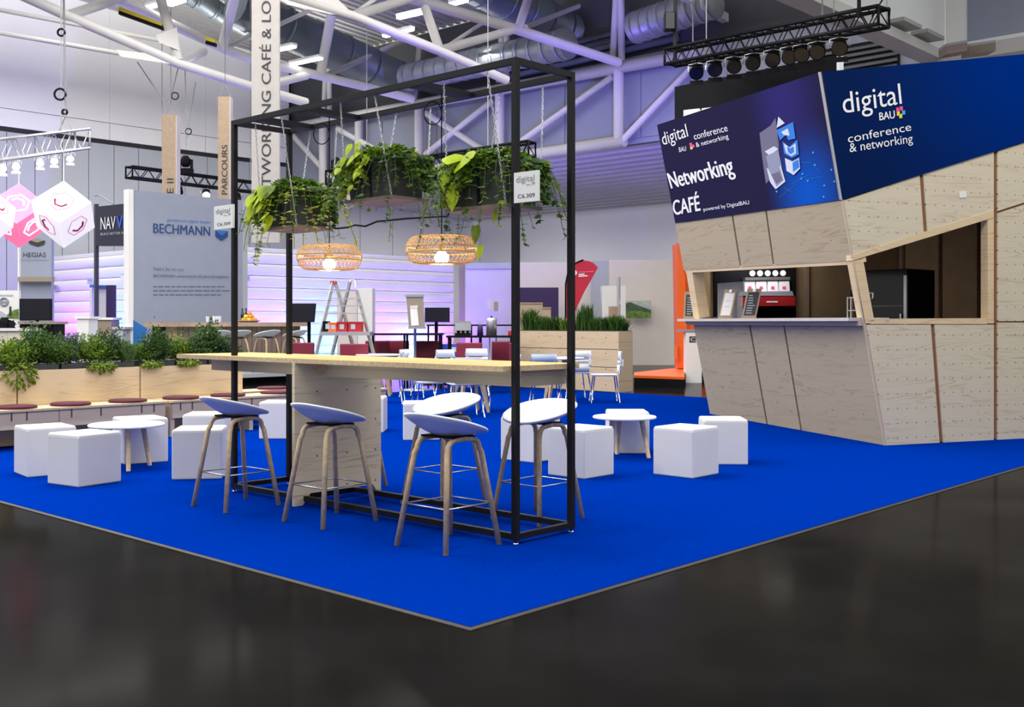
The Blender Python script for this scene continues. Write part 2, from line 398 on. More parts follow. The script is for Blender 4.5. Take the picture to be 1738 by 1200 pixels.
# hall end: open below to a lower annex, grey wall above
wb = struct('wall_back', MB().box((XB, 6.3, 6.3), (XB+.2, YL, 8.75)), 'grey_wall')
for i in range(9):
    y = 6.35+i*2.76
    part(wb, 'panel', MB().box((XB-.03, y+.02, 6.45), (XB, min(y+2.74, YL-.08), 8.3)), 'grey_wall')
struct('wall_attic', MB().box((XB+.1, 6.3, 8.75), (XB+.3, YL, 11.0)), 'pipe_dark')
struct('wall_end', MB().box((XE, 2, 0), (XE+.2, YL, 6.4)), 'white_wall')
struct('wall_right', MB().box((XB, -6, 0), (XB+.2, 6.2, 7.2)).box((XB, -6, 9.4), (XB+.2, 6.2, 12.4)), 'white_wall')
# corrugated annex ceiling, ribs run along y
def corrugated(x0, x1, y0, y1, z0, z1, pitch, depth, along):
    mb = MB(); prof = []
    a0, a1 = (y0, y1) if along == 'x' else (x0, x1); n = int((a1-a0)/pitch)
    for i in range(n):
        a = a0+i*pitch; prof += [(a, 0), (a+pitch*.45, 0), (a+pitch*.55, depth), (a+pitch*.95, depth)]
    vs = []; 
    for a, d in prof:
        if along == 'x': vs += [(x0, a, z0+d), (x1, a, z1+d)]
        else: vs += [(a, y0, z0+(z1-z0)*(a-x0)/(x1-x0)+d), (a, y1, z0+(z1-z0)*(a-x0)/(x1-x0)+d)]
    mb.add(vs, [[2*i, 2*i+1, 2*i+3, 2*i+2] for i in range(len(prof)-1)])
    return mb
struct('ceiling_annex', corrugated(XB, XE, 2, YL, 6.25, 5.75, .62, .12, 'y'), 'annex_deck')
struct('ceiling_hall', corrugated(1, XB+.2, 4, YL, 12.5, 11.05, .34, .10, 'x'), 'deck')
# white bulkhead along the right of the hall with its soffit beam, windows beyond
bk = struct('trim_1', MB().box((9, 6.22, 7.35), (XB, 6.5, 12.4)), 'white_wall')
part(bk, 'soffit_beam', MB().box((9, 6.1, 7.15), (XB, 6.6, 7.36)), 'tube_white')
for x in (15.2, 18.3):
    part(bk, 'panel_joint', MB().box((x, 6.212, 7.4), (x+.02, 6.22, 12.3)), 'panel_wall')
for u, v in ((1522, 44), (1562, 63)):
    p = PY(u, v, 6.2); part(bk, 'soffit_lamp', MB().box((p.x-.45, p.y-.35, p.z-.04), (p.x+.45, p.y+.02, p.z+.04)), 'deck')
w1 = struct('window_1', MB().box((XB-.02, -6, 7.2), (XB+.2, 6.2, 7.55)).box((XB-.02, -6, 9.3), (XB+.2, 6.2, 9.4)).box((XB-.02, 5.75, 7.55), (XB+.2, 6.2, 9.3)), 'white_wall')
yy = [5.75, 4.0, 2.25, .5, -1.25, -3, -4.75]
for k in range(6):
    part(w1, 'window_frame', MB().box((XB+.0, yy[k+1]-.04, 7.55), (XB+.1, yy[k+1]+.04, 9.3)), 'alu')
    part(w1, 'pane', MB().box((XB+.08, yy[k+1]+.04, 7.55), (XB+.1, yy[k]-.0, 9.3)), 'board_grey' if k == 0 else 'daylight_pane')
part(w1, 'window_sill', MB().box((XB-.5, -6, 7.05), (XB+.1, 6.2, 7.35)), 'tube_white')
# dark louvre in the end wall behind the truss
lv = thing('louvre', 'dark horizontal louvre high up behind the lighting truss over the café', 'louvre', PX(1527, 112, XB-.1))
a, b = PX(1385, 66, XB-.06), PX(1527, 118, XB-.06)
part(lv, 'frame', MB().box((XB-.09, b.y, 6.75), (XB-.035, a.y, 7.95)), 'black')
for k in range(8): part(lv, 'slat', MB().box((XB-.16, b.y+.02, 6.80+k*.14), (XB-.09, a.y-.02, 6.87+k*.14)), 'pipe_dark')

# ---- steel roof trusses
def web(par, name, pts, r, m='tube_white', n=10): return part(par, name, MB().tube(pts, r, n), m)
def truss_line(par, y, segs):
    for name, pts, r in segs: web(par, name, [PY(u, v, yy) for u, v, yy in [(q+(y,))[:3] if len(q) == 2 else q for q in pts]], r)
t2 = thing('roof_truss', 'white tubular roof truss crossing above the hanging planters', 'roof truss', PY(1050, 108, 15), group='steel roof trusses')
truss_line(t2, 15, [('chord', [(560, -48), (700, -3), (880, 51), (1050, 106)], .125),
    ('bottom_chord', [(440, -20, 13.6), (600, 28, 13.6), (745, 86, 13.6), (860, 136, 13.6)], .10),
    ('strut', [(600, 27, 13.6), (712, -8, 14.9)], .10), ('strut', [(745, 86, 13.6), (874, 50, 15)], .10),
    ('strut', [(722, 14, 14.4), (746, 84, 13.6)], .10), ('strut', [(879, 50, 15), (898, -6, 14.2)], .11),
    ('strut', [(892, 46, 15), (1020, -4, 18)], .07), ('strut', [(597, 26, 13.6), (640, -4, 14.4)], .045), ('strut', [(748, 86, 13.6), (830, 32, 17)], .045)])
part(t2, 'gusset_plate', MB().prism([PY(u, v, 13.55) for u, v in ((455, -14), (560, -14), (603, 27), (560, 24), (488, 8))], [PY(u, v, 13.65) for u, v in ((455, -14), (560, -14), (603, 27), (560, 24), (488, 8))]), 'tube_white')
t1 = thing('roof_truss', 'white tubular roof truss with tie rods on the left before the pale wall', 'roof truss', PY(430, 101, 22.5), group='steel roof trusses')
truss_line(t1, 22.5, [('chord', [(180, -10), (268, 30), (380, 83), (428, 101), (615, 146), (700, 168)], .13),
    ('bottom_chord', [(20, -16, 21), (115, 27, 21), (300, 107, 21), (430, 148, 21), (520, 174, 21)], .12),
    ('strut', [(115, 27, 21), (212, -6, 22.3)], .12), ('strut', [(272, -4, 21.6), (303, 104, 21)], .13), ('strut', [(398, -4, 21.6), (377, 82, 22.5)], .14),
    ('strut', [(563, 22, 22.0), (544, 126, 22.5)], .15), ('strut', [(556, 127, 22.5), (692, 66, 24.5)], .085), ('strut', [(380, 83, 22.5), (425, 60, 24)], .07),
    ('strut', [(471, 43, 21), (534, 14, 22.5)], .06), ('strut', [(303, 106, 21), (345, 88, 22.5)], .12), ('strut', [(430, 150, 21), (520, 128, 22.5)], .12),
    ('tie_rod', [(-20, 13, 21), (268, 68, 21)], .05), ('tie_rod', [(-20, 52, 21), (200, 90, 21)], .055)])
for pts in (((196, 84), (300, 96), (312, 112), (205, 96)), ((264, 60), (300, 46), (305, 86), (270, 72))):
    part(t1, 'gusset_plate', MB().prism([PY(u, v, 20.95) for u, v in pts], [PY(u, v, 21.1) for u, v in pts]), 'tube_white')
tb = thing('roof_truss', 'white lattice truss along the far end wall above the annex', 'roof truss', PX(848, 264, XB-.3), group='steel roof trusses')
XT = XB-.35
def bt(name, pts, r): web(tb, name, [PX(u, v, XT) for u, v in pts], r)
bt('chord', [(440, 227), (1200, 87)], .17); bt('bottom_chord', [(600, 309), (1060, 239)], .17)
for u, v0, v1 in ((1050, 106, 240), (848, 152, 271), (711, 177, 292), (609, 196, 308), (548, 207, 318)): bt('post', [(u, v0), (u, v1)], .15)
for pts in (((1040, 130), (885, 240)), ((1053, 242), (1185, 104)), ((835, 172), (722, 262)), ((722, 192), (838, 266)), ((573, 219), (690, 282)), ((490, 222), (600, 345))): bt('brace', pts, .10)
for pts in (((1040, 104), (1046, -6)), ((1055, 104), (1054, -6)), ((847, 140), (853, 40)), ((859, 138), (861, 40)), ((703, 172), (713, 68)), ((549, 205), (553, 110)), ((560, 203), (558, 112))): bt('roof_post', pts, .10)
t3 = thing('roof_beam', 'pale steel beam slanting down to the lighting truss over the café', 'beam', PY(1275, 58, 12))
part(t3, 'beam_web', MB().beam(PY(1150, -14, 12), PY(1290, 64, 12), .2, .22), 'tube_white')
part(t3, 'flange', MB().beam(PY(1330, -14, 9), PY(1430, 42, 9), .2, .22), 'tube_white')

# ---- ducts, pipes and ceiling lamps
def duct(label, pts, r, m, rings, n=14, name='air_duct'):
    t = thing(name, label, 'duct', pts[0]); part(t, 'duct_pipe', MB().tube(pts, r, n), m)
    a, b = V(pts[0]), V(pts[-1]); d = (b-a)
    for k in range(rings):
        c = a+d*((k+.5)/rings); part(t, 'flange_ring', MB().tube([c-d.normalized()*.05, c+d.normalized()*.05], r*1.05, n), m)
duct('big dark grey air duct running under the corrugated roof behind the banner plank', [PY(400, 8, 24), PY(690, 142, 24)], .62, 'duct', 6)
duct('violet lit dark air duct above the near corner of the black frame', [PY(800, -30, 17.3), PY(968, 54, 17.3)], .55, 'duct', 5)
duct('silver spiral air duct behind the frame top', [PX(690, 132, 19.6), PX(965, 74, 19.6)], .42, 'duct_silver', 14)
duct('silver duct elbow behind the hung speaker', [PX(1075, 48, 20.3), PX(1215, 2, 20.3)], .42, 'duct_silver', 9)
duct('blue grey duct left of the tall lettered plank', [PY(318, -10, 25.7), PY(440, 58, 25.7)], .3, 'duct', 4)
for k, (va, vb) in enumerate(((122, 52), (112, 40), (132, 64), (103, 28))):
    u0, u1 = (860, 1150) if k else (700, 1150)
    single('supply_pipe', ('lowest', 'second lowest', 'foremost', 'highest')[k]+' of the dark pipes running behind the roof posts', 'pipe', MB().tube([PX(u0, va+(30 if not k else 0), XB-.1), PX(u1, vb, XB-.1)], .1, 8), 'pipe_dark' if k % 2 else 'duct', group='dark pipes under the roof')
lights = [((251, 13), (297, 1), 'above the tie rod truss at upper left'), ((287, 9), (312, 1), 'shorter one beside the upper left lamp'), ((468, 86), (500, 79), 'right of the lettered plank by the dark duct'),
          ((494, 110), (545, 99), 'lower one right of the lettered plank'), ((676, 31), (724, 20), 'in the middle between the roof trusses'), ((765, 8), (792, 1), 'at the top edge over the near frame post'), ((652, 62), (700, 50), 'faint one under the middle truss')]
for a, b, s in lights:
    zl = 8.7 if 460 < a[0] < 500 else 9.55; pa, pb = G(*a, zl), G(*b, zl); t = thing('ceiling_lamp', 'white linear ceiling lamp '+s, 'lamp', pa, group='linear ceiling lamps')
    part(t, 'housing', MB().beam(pa+V((0, 0, .065)), pb+V((0, 0, .065)), .2, .07), 'white'); part(t, 'tube_light', MB().beam(pa, pb, .14, .05), 'lamp_tube')
for (a, b, D, lab) in (((203, 16), (276, 44), 27, 'yellow and black striped crane rail under the left roof truss'), ((350, 66), (365, 72), 28, 'short yellow rail end under the left truss')):
    t = thing('crane_rail', lab, 'rail', P(*a, D)); part(t, 'rail', MB().beam(P(*a, D), P(*b, D), .12, .12), 'yellow_black'); part(t, 'rail_flange', MB().beam(P(a[0], a[1]+6, D), P(b[0]+2, b[1]+5, D), .14, .08), 'black')

# ---- back of the annex: partitions, door, flag wall
def wallbox(name, label, cat, u0, u1, vt, D, m, th=.12, zb=0., vtr=None):
    a, b = P(u0, vt, D), P(u1, vtr or vt, D); n = FW*th
    return single(name, label, cat, MB().prism([V((a.x, a.y, zb)), V((b.x, b.y, zb)), V((b.x, b.y, zb))+n, V((a.x, a.y, zb))+n], [a, b, b+n, a+n]), m)
wallbox('partition_wall', 'cream partition wall behind the landscape picture', 'partition', 1034, 1153, 441, 33.0, 'cream', .15)
wallbox('partition_wall', 'grey partition strip right of the red flag', 'partition', 1003, 1036, 443, 33.4, 'panel_wall')
wallbox('partition_wall', 'pale partition wall between the two near frame posts', 'partition', 880, 1004, 445, 33.8, 'cream')
single('dark_display', 'dark violet display panel between the two frame posts', 'display', MB().prism([P(u, v, 32) for u, v in ((880, 488), (948, 488), (948, 621.8), (880, 621.8))], [P(u, v, 32)+FW*.2 for u, v in ((880, 488), (948, 488), (948, 621.8), (880, 621.8))]), 'purple_dark')
for u0, u1, v0, lab in ((882, 921, 516, 'larger cardboard box seen over the grasses between the posts'), (921, 935, 524, 'smaller cardboard box beside the larger one over the grasses')):
    D = 28; a = P(u0, v0, D); b = P(u1, v0, D); t = thing('cardboard_box', lab, 'box', V((a.x, a.y, 0)), group='cardboard boxes')
    part(t, 'carton', MB().prism([V((a.x, a.y, 0)), V((b.x, b.y, 0)), V((b.x, b.y, 0))+FW*.5, V((a.x, a.y, 0))+FW*.5], [a, b, b+FW*.5, a+FW*.5]), 'cardboard')
    part(t, 'lid_flap', MB().prism([a+V((0, 0, .0))-FW*.02, b-FW*.02, b+FW*.52, a+FW*.52], [q+V((0, 0, .04)) for q in (a-FW*.02, b-FW*.02, b+FW*.52, a+FW*.52)]), 'plank')
# white door panel + landscape picture
single('white_cabinet', 'plain white tall cabinet left of the landscape picture', 'cabinet', MB().prism([V((p.x, p.y, 0)) for p in (P(1022, 500, 30), P(1062, 500, 30), P(1068, 500, 30.6), P(1028, 500, 30.6))], [P(1022, 485, 30), P(1062, 485, 30), P(1062, 485, 30)+FW*.6, P(1022, 485, 30)+FW*.6]), 'white')
pic = thing('landscape_picture', 'landscape picture with green meadow on the cream wall', 'picture', P(1080, 540, 32.6))
pl = Plane(P(1080, 530, 32.6), FW)
board_on(pic, 'picture_panel', pl, ((1056, 511), (1105, 510), (1105, 540), (1056, 540)), 'picture_sky', .05)
print_on(pic, 'printed_hill', pl, ((1056, 516), (1070, 513), (1090, 521), (1105, 526), (1105, 532), (1056, 530)), 'picture_hill', .01)
print_on(pic, 'printed_meadow', pl, ((1056, 529), (1080, 527), (1105, 531), (1105, 540), (1056, 540)), 'picture_green', .02)
# red feather flag
fl = thing('feather_flag', 'red feather flag with white emblem behind the planter grasses', 'flag', G(965, 640))
D = 25.; pl = Plane(P(965, 500, D), FW)
pts = [(961, 560), (961, 482), (964, 468), (970, 456), (979, 447), (990, 442), (1000, 443), (1008, 447), (1015, 454), (1004, 474), (992, 495), (980, 520), (970, 545)]
board_on(fl, 'flag_cloth', pl, pts, 'flag_red', .02)
part(fl, 'pole', MB().tube([V((pl.hit(960, 560).x, pl.hit(960, 560).y, 0))]+[pl.hit(u, v) for u, v in ((960, 560), (960, 482), (963, 467), (969, 455), (978, 446), (990, 441))], .02, 6), 'black')
bs = pl.hit(960, 560); part(fl, 'base_plate', MB().lathe([(.25, 0), (.25, .03), (.05, .05)], 16, (bs.x, bs.y, 0)), 'black')
part(fl, 'emblem', MB().add([pl.hit(975+4.5*math.cos(k*math.pi/6), 463+4.5*math.sin(k*math.pi/6), .012) for k in range(12)], [list(range(12))]), 'ink_white')
for k, (u0, u1, v) in enumerate(((982, 1008, 461), (982, 992, 465), (982, 997, 468))): print_on(fl, 'flag_print', pl, ((u0, v), (u1, v-1), (u1, v+1), (u0, v+2)), 'pink' if k == 0 else 'ink_white', .012)
print_on(fl, 'flag_print', pl, ((962, 519), (970, 519), (970, 528), (962, 528)), 'pink', .012)
# tall display stand with tablet beside the cabinet
t = thing('display_stand', 'slim grey display column in front of the white cabinet', 'display', V((P(1050, 530, 28).x, P(1050, 530, 28).y, 0)))
a = P(1050, 470, 28); part(t, 'column', MB().cbox((a.x, a.y, a.z/2), (.07, .07, a.z)), 'panel_wall'); part(t, 'foot', MB().cbox((a.x, a.y, .02), (.5, .5, .04)), 'alu')
q = P(1042, 530, 28); part(t, 'brochure_holder', MB().cbox(q, (.2, .1, .3), RT), 'plank'); part(t, 'white_leg', MB().beam(P(1045, 560, 28), P(1052, 508, 28), .05), 'white')
# orange portal and stage with white totem
og = thing('orange_portal', 'orange steel portal frame with platform beside the café', 'portal', G(1152, 640))
part(og, 'upright', MB().prism([P(u, v, 25.0) for u, v in ((1150, 412), (1163, 470), (1168, 625), (1150, 625))], [P(u, v, 25.0)+FW*.4 for u, v in ((1150, 412), (1163, 470), (1168, 625), (1150, 625))]), 'orange')
part(og, 'side_panel', MB().prism([P(u, v, 25.2) for u, v in ((1152, 412), (1200, 520), (1200, 628), (1156, 628))], [P(u, v, 25.2)+FW*1.0 for u, v in ((1152, 412), (1200, 520), (1200, 628), (1156, 628))]), 'orange')
za = .22
pts = [(1076, 632), (1150, 624), (1215, 624), (1215, 628.5), (1162, 629), (1162, 640), (1076, 637)]
lo = [G(u, v, za) for u, v in pts]
part(og, 'platform', MB().prism([V((p.x, p.y, za-.05)) for p in lo], [V((p.x, p.y, za)) for p in lo]), 'orange')
part(og, 'plinth', MB().prism([V((p.x, p.y, .0)) for p in lo], [V((p.x, p.y, za-.05)) for p in lo]), 'black')
part(og, 'hinge', MB().cbox(P(1149, 598, 24.9), (.06, .06, .3)), 'orange')
a, b = G(1076, 646), G(1161, 650); part(og, 'step_rail', MB().beam(a+V((0, 0, .09)), b+V((0, 0, .09)), .1, .05), 'alu')
tt = thing('information_totem', 'white totem with a small square emblem at the café corner', 'totem', G(1176, 650))
a, b = G(1164, 650), G(1191, 650); hgt = P(1175, 562, 23.25).z
part(tt, 'body', MB().prism([a, b, b+FW*.3, a+FW*.3], [p+V((0, 0, hgt)) for p in (a, b, b+FW*.3, a+FW*.3)]), 'white')
pl = Plane(a, (a-b).cross(UP))
print_on(tt, 'emblem', pl, ((1170, 571), (1181, 571), (1181, 581), (1170, 581)), 'ink', .01); text_on(tt, 'C', pl, (1172, 579), (1180, 579), (1172, 573), 'ink_white', .014)
part(tt, 'top_shelf', MB().cbox(P(1166, 566, 23.4)+UP*.06, (.42, .34, .05), RT, FW), 'ink_grey')
# baseboard trim on the far wall
struct('baseboard_end', MB().box((XE-.06, 2, 0), (XE, YL, .14)), 'taupe')
# annex divider: taupe post and lilac roller screen
single('divider_post', 'taupe door post where the inflated white wall ends', 'post', MB().prism([V((p.x, p.y, 0)) for p in (P(779, 500, 35), P(789, 500, 35), P(789, 500, 35.4), P(779, 500, 35.4))], [P(779, 448, 35), P(789, 448, 35), P(789, 448, 35.4), P(779, 448, 35.4)]), 'taupe')
sc_ = thing('roller_screen', 'large pale lilac screen panel behind the coffee tables', 'screen', V((P(840, 500, 34.6).x, P(840, 500, 34.6).y, 0)))
pl = Plane(P(840, 500, 34.6), FW); board_on(sc_, 'panel', pl, ((790, 452), (880, 452), (880, 616.2), (790, 616.2)), 'lilac', .1); board_on(sc_, 'top_band', pl, ((790, 446), (880, 446), (880, 456), (790, 456)), 'panel_wall', .2, .06)

# ================================================================== BLACK FRAME, HIGH TABLE, STOOLS
FX0, FX1, FY0, FY1, FZ = 1.385, 1.89, 1.01, 3.93, 2.84
pw = .036
fr = thing('steel_gantry', 'tall black steel frame standing over the high table', 'gantry', (FX0, FY0, CZ))
for x in (FX0, FX1):
    for y in (FY0, FY1):
        q = part(fr, 'post', MB().cbox((x, y, (FZ+.03)/2), (pw, pw, FZ-.03)), 'black_metal')
        part(q, 'levelling_foot', MB().lathe([(.018, CZ), (.018, CZ+.008), (.006, CZ+.01), (.006, .034)], 10, (x, y, 0)), 'chrome')
for z, nm in ((FZ-pw/2, 'top_rail'), (.052, 'base_rail')):
    for x in (FX0, FX1): part(fr, nm, MB().cbox((x, (FY0+FY1)/2, z), (pw, FY1-FY0-pw-.002, pw)), 'black_metal')
    for y in (FY0, FY1): part(fr, nm, MB().cbox(((FX0+FX1)/2, y, z), (FX1-FX0-pw-.002, pw, pw)), 'black_metal')
FXC = (FX0+FX1)/2
PY1, PY2 = PX(559, 437, FXC).y, PX(749.5, 425, FXC).y
for y in (PY1, PY2, FY1-.28): part(fr, 'cross_bar', MB().cbox((FXC, y, FZ-pw/2-.002), (FX1-FX0-pw-.002, .10, pw)), 'black_metal')
part(fr, 'base_cross_rail', MB().cbox((FXC, 3.12, .052), (FX1-FX0-pw-.002, pw, pw)), 'black_metal')

# high table
TZ = 1.045
tb_ = thing('high_table', 'long high plywood table passing through the black frame', 'table', (1.65, 2.8, CZ))
TX0, TX1, TY0, TY1 = 1.30, 1.99, 1.03, 4.62
mb = MB()
g = .02
# table top with notches for the frame posts: three boards in a row along x
mb.box((TX0, TY0, TZ-.03), (TX1, TY1, TZ))
part(tb_, 'tabletop', mb, 'ply_top')
part(tb_, 'edge_band', MB().box((TX0-.003, TY0-.003, TZ-.032), (TX0, TY1+.003, TZ-.001)).box((TX0, TY0-.003, TZ-.032), (TX1, TY0, TZ-.001)), 'ply_edge')
yl = 3.03
part(tb_, 'leg_panel', MB().prism([(1.29, yl, CZ), (1.36, yl, CZ), (1.43, yl, .085), (2.0, yl, .085), (2.06, yl, CZ), (2.08, yl, CZ), (2.08, yl, TZ-.03), (1.29, yl, TZ-.03)], [(1.29, yl+.03, CZ), (1.36, yl+.03, CZ), (1.43, yl+.03, .085), (2.0, yl+.03, .085), (2.06, yl+.03, CZ), (2.08, yl+.03, CZ), (2.08, yl+.03, TZ-.03), (1.29, yl+.03, TZ-.03)]), 'ply_leg')
part(tb_, 'apron', MB().box((1.52, TY0+.06, TZ-.13), (1.545, yl, TZ-.03)), 'ply_leg'); part(tb_, 'apron', MB().box((1.52, yl+.03, TZ-.13), (1.545, TY1-.15, TZ-.03)), 'ply_leg')
part(tb_, 'end_apron', MB().box((1.545, TY0+.06, TZ-.13), (TX1-.06, TY0+.085, TZ-.03)), 'ply_leg')
part(tb_, 'batten', MB().box((1.47, yl-.05, TZ-.10), (1.52, yl, TZ-.03)).box((1.545, yl-.05, TZ-.10), (1.96, yl, TZ-.03)), 'ply_edge')

# small number signs fixed to the posts
def post_sign(y0, y1, z0, z1, lab):
    x = FX0-pw/2-.012
    t = thing('number_sign', lab, 'sign', (x, y0, z0), group='booth number signs')
    part(t, 'plate', MB().box((x-.004, min(y0, y1), z0), (x+.012, max(y0, y1), z1)), 'sign_white')
    hi = max(y0, y1); w_ = abs(y1-y0); h_ = z1-z0; n = V((-1, 0, 0)); Xd = V((0, -1, 0))
    def tx(s, fx, fz, fw, fh, m): text3(t, s, V((x-.004, hi-fx*w_, z0+fz*h_)), Xd*fw*w_, UP*fh*h_, m, n, .002)
    tx('digital', .1, .60, .75, .27, 'ink_grey'); tx('BAU', .53, .53, .2, .06, 'ink_grey')
    tx('C6.309', .17, .14, .7, .13, 'ink')
    for (fx, fz, c) in ((.76, .54, 'yellow'), (.76, .59, 'pink'), (.82, .57, 'cyan')):
        a = V((x-.0062, hi-fx*w_, z0+fz*h_)); part(t, 'emblem', MB().add([a, a+Xd*.055*w_, a+Xd*.055*w_+UP*.05*h_, a+UP*.05*h_], [[0, 1, 2, 3]]), c)
a = PX(873, 345, FX0-.03); b = PX(914, 293, FX0-.03)
post_sign(a.y, b.y, a.z, a.z+.175, 'small white booth number sign on the near post of the black frame')
a = PX(364, 390, FX0-.03); b = PX(396, 350, FX0-.03)
post_sign(a.y, b.y, a.z, a.z+.18, 'small white booth number sign on the far left post of the black frame')

# ---- bar stools: moulded shell on two bent oak loops with a steel foot rail
def make_stool(legm='leg_oak', seatm='seat_white', label='', group=None):
    t = thing('bar_stool', label, 'stool', (0, 0, 0), 0, group)
    def shell(dz):
        vs = []; NR, NT = 9, 40
        for i in range(NR+1):
            p = i/NR
            for k in range(NT):
                a = 2*math.pi*k/NT; ca, sa = math.cos(a), math.sin(a)
                ex = 1/((abs(ca)**2.6+abs(sa)**2.6)**(1/2.6))
                rx = .205 if ca > 0 else .195; x = p*ex*ca*rx; y = p*ex*sa*.25*(1-.12*max(0, ca))
                back = .5*(1-ca)                       # 1 at the back (-x)
                rim = .012+.115*back**1.1
                z = .655+rim*p**2.1 - .014*(1-p*p) - .02*max(0, ca)**2*p**3
                vs.append(V((x-.03*back*p**4, y, z+dz)))
        return vs, NR, NT
    mb = MB(); vs, NR, NT = shell(0); lo, _, _ = shell(-.012)
    fs = []
    for i in range(NR):
        for k in range(NT): fs.append([i*NT+k, (i+1)*NT+k, (i+1)*NT+(k+1) % NT, i*NT+(k+1) % NT])
    mb.add(vs, fs, True); mb.add(lo, [f[::-1] for f in fs], True)
    b0, b1 = NR*NT, NR*NT+len(vs)
    mb.f += [[b0+k, b1+k, b1+(k+1) % NT, b0+(k+1) % NT] for k in range(NT)]; mb.sm += [True]*NT; mb.mi += [0]*NT
    part(t, 'seat_shell', mb, seatm, True)
    zf = .625
    for s in (-1, 1):
        # one bent loop per side: two legs and the bridge under the seat
        for e in (-1, 1):
            top = []
            fx, fy = e*.215, s*.205
            pts = [V((fx, fy, 0)), V((e*.138, s*.135, zf-.085))]
            for k in range(5):
                a = R(90*k/4); pts.append(V((e*(.138-.012-.055*(1-math.cos(a))), s*.128, zf-.06+.055*math.sin(a))))
            pts.append(V((0, s*.125, zf)))
            m2 = MB(); rings = []
            for i, p in enumerate(pts):
                d = (pts[min(i+1, len(pts)-1)]-pts[max(0, i-1)]).normalized()
                yv = V((0, 1, 0)); yv = (yv-d*yv.dot(d)).normalized(); xv = d.cross(yv).normalized()
                wd, th = (.013, .015) if i == 0 else (.0165, .013)
                rings.append([p+yv*wd*c1+xv*th*c2 for c1, c2 in ((-1, -.5), (-.6, -1), (.6, -1), (1, -.5), (1, .5), (.6, 1), (-.6, 1), (-1, .5))])
            n = 8; vv = [q for r_ in rings for q in r_]
            m2.add(vv, [[i*n+k, i*n+(k+1) % n, (i+1)*n+(k+1) % n, (i+1)*n+k] for i in range(len(rings)-1) for k in range(n)]+[list(range(n))[::-1], [(len(rings)-1)*n+k for k in range(n)]], True)
            part(t, 'leg', m2, legm, True)
    part(t, 'seat_mount', MB().box((-.09, -.135, zf+.006), (.09, .135, zf+.016)), 'black', True)
    f = .245; k = f/(zf-.085); cx, cy = .215+(.138-.215)*k, .205+(.135-.205)*k
    part(t, 'foot_rail', MB().tube([(-cx, -cy, f), (cx, -cy, f), (cx, cy, f), (-cx, cy, f)], .0055, 6, True), 'steel_thin', True)
    return t
SG = 'bar stools around the high table'
st = make_stool('leg_oak', 'seat_white', 'pale blue bar stool on oak legs at the far left front of the high table', SG)
st.location = (1.03, 3.36, CZ)
for (x, y, rz, lab) in ((1.115, 2.40, 0, 'pale blue bar stool in front of the plywood table leg panel'), (1.11, 1.29, 0, 'pale blue bar stool nearest to the camera, by the near frame post'),
                        (2.10, 1.47, math.pi, 'white bar stool behind the near frame post, facing the camera'), (2.10, 2.36, math.pi, 'white bar stool hidden behind the nearest stool'), (2.14, 3.5, math.pi, 'bar stool behind the plywood leg panel, one leg showing')):
    dup(st, (x, y, CZ), rz, lab)

# ---- hanging planters
def leaf_heart(size=1.):
    pts = [(0, 0), (.20, -.10), (.42, -.02), (.50, .22), (.42, .50), (.22, .80), (0, 1.05), (-.22, .80), (-.42, .50), (-.50, .22), (-.42, -.02), (-.20, -.10)]
    vs = [V((x*.8*size, y*size, -.22*abs(x)*size-.12*y*y*size)) for x, y in pts]; vs.append(V((0, .45*size, -.02*size)))
    return MB().add(vs, [[i, (i+1) % 12, 12] for i in range(12)], True).mesh('leaf')
def ivy_leaf(mb, p, d, n, s):
    d = d.normalized(); x = d.cross(n)
    if x.length < .01: x = V((1, 0, 0))
    x.normalize(); n2 = x.cross(d)
    prof = [(0, 0), (.42, .05), (.28, .34), (.55, .62), (.22, .66), (0, 1.1), (-.22, .66), (-.55, .62), (-.28, .34), (-.42, .05)]
    vs = [p+x*a*s+d*b*s+n2*(-.25*abs(a)*s) for a, b in prof]; vs.append(p+d*.4*s)
    mb.add(vs, [[i, (i+1) % 10, 10] for i in range(10)])
def vine(rng, start, length, out, leafs=.034, dens=1.):
    """returns a mesh builder with one trailing stem and its leaves"""
    mb = MB(); mb.cur = 0; p = V(start); pts = [p.copy()]; d = V((out.x, out.y, .5)).normalized(); st_ = .03; n = int(length/st_)
    for i in range(n):
        d = (d*.72+V((out.x*.12+rng.uniform(-.14, .14), out.y*.12+rng.uniform(-.14, .14), -.42))).normalized(); p = p+d*st_; pts.append(p.copy())
    mb.tube(pts, .0022, 4); mb.cur = 1
    for i in range(1, len(pts)):
        for _ in range(2 if rng.random() < .35*dens else 1):
            if rng.random() < .62*dens:
                a = rng.uniform(0, 6.28); dd = V((math.cos(a), math.sin(a), rng.uniform(-.9, .2))); nn = V((math.cos(a)*.6, math.sin(a)*.6, .8))
                ivy_leaf(mb, pts[i], dd, nn, leafs*rng.uniform(.6, 1.25)*(1-.25*i/len(pts)))
    return mb
def chain(a, b):
    a, b = V(a), V(b); L_ = (b-a).length; n = max(3, int(L_/.021)); d = (b-a).normalized(); mb = MB()
    x = d.cross(V((0, 1, 0))); x = x.normalized() if x.length > .05 else V((1, 0, 0)); y = d.cross(x).normalized()
    for i in range(n):
        c = a+(b-a)*((i+.5)/n); s_ = x if i % 2 else y
        mb.tube([c+d*.0135*math.cos(t_)+s_*.006*math.sin(t_) for t_ in [k*math.pi/3 for k in range(6)]], .0021, 4, True)
    return mb
HEART = leaf_heart(); HEART.materials.append(M['leaf_lime'])
HEARTG = leaf_heart(); HEARTG.materials.append(M['leaf_light'])
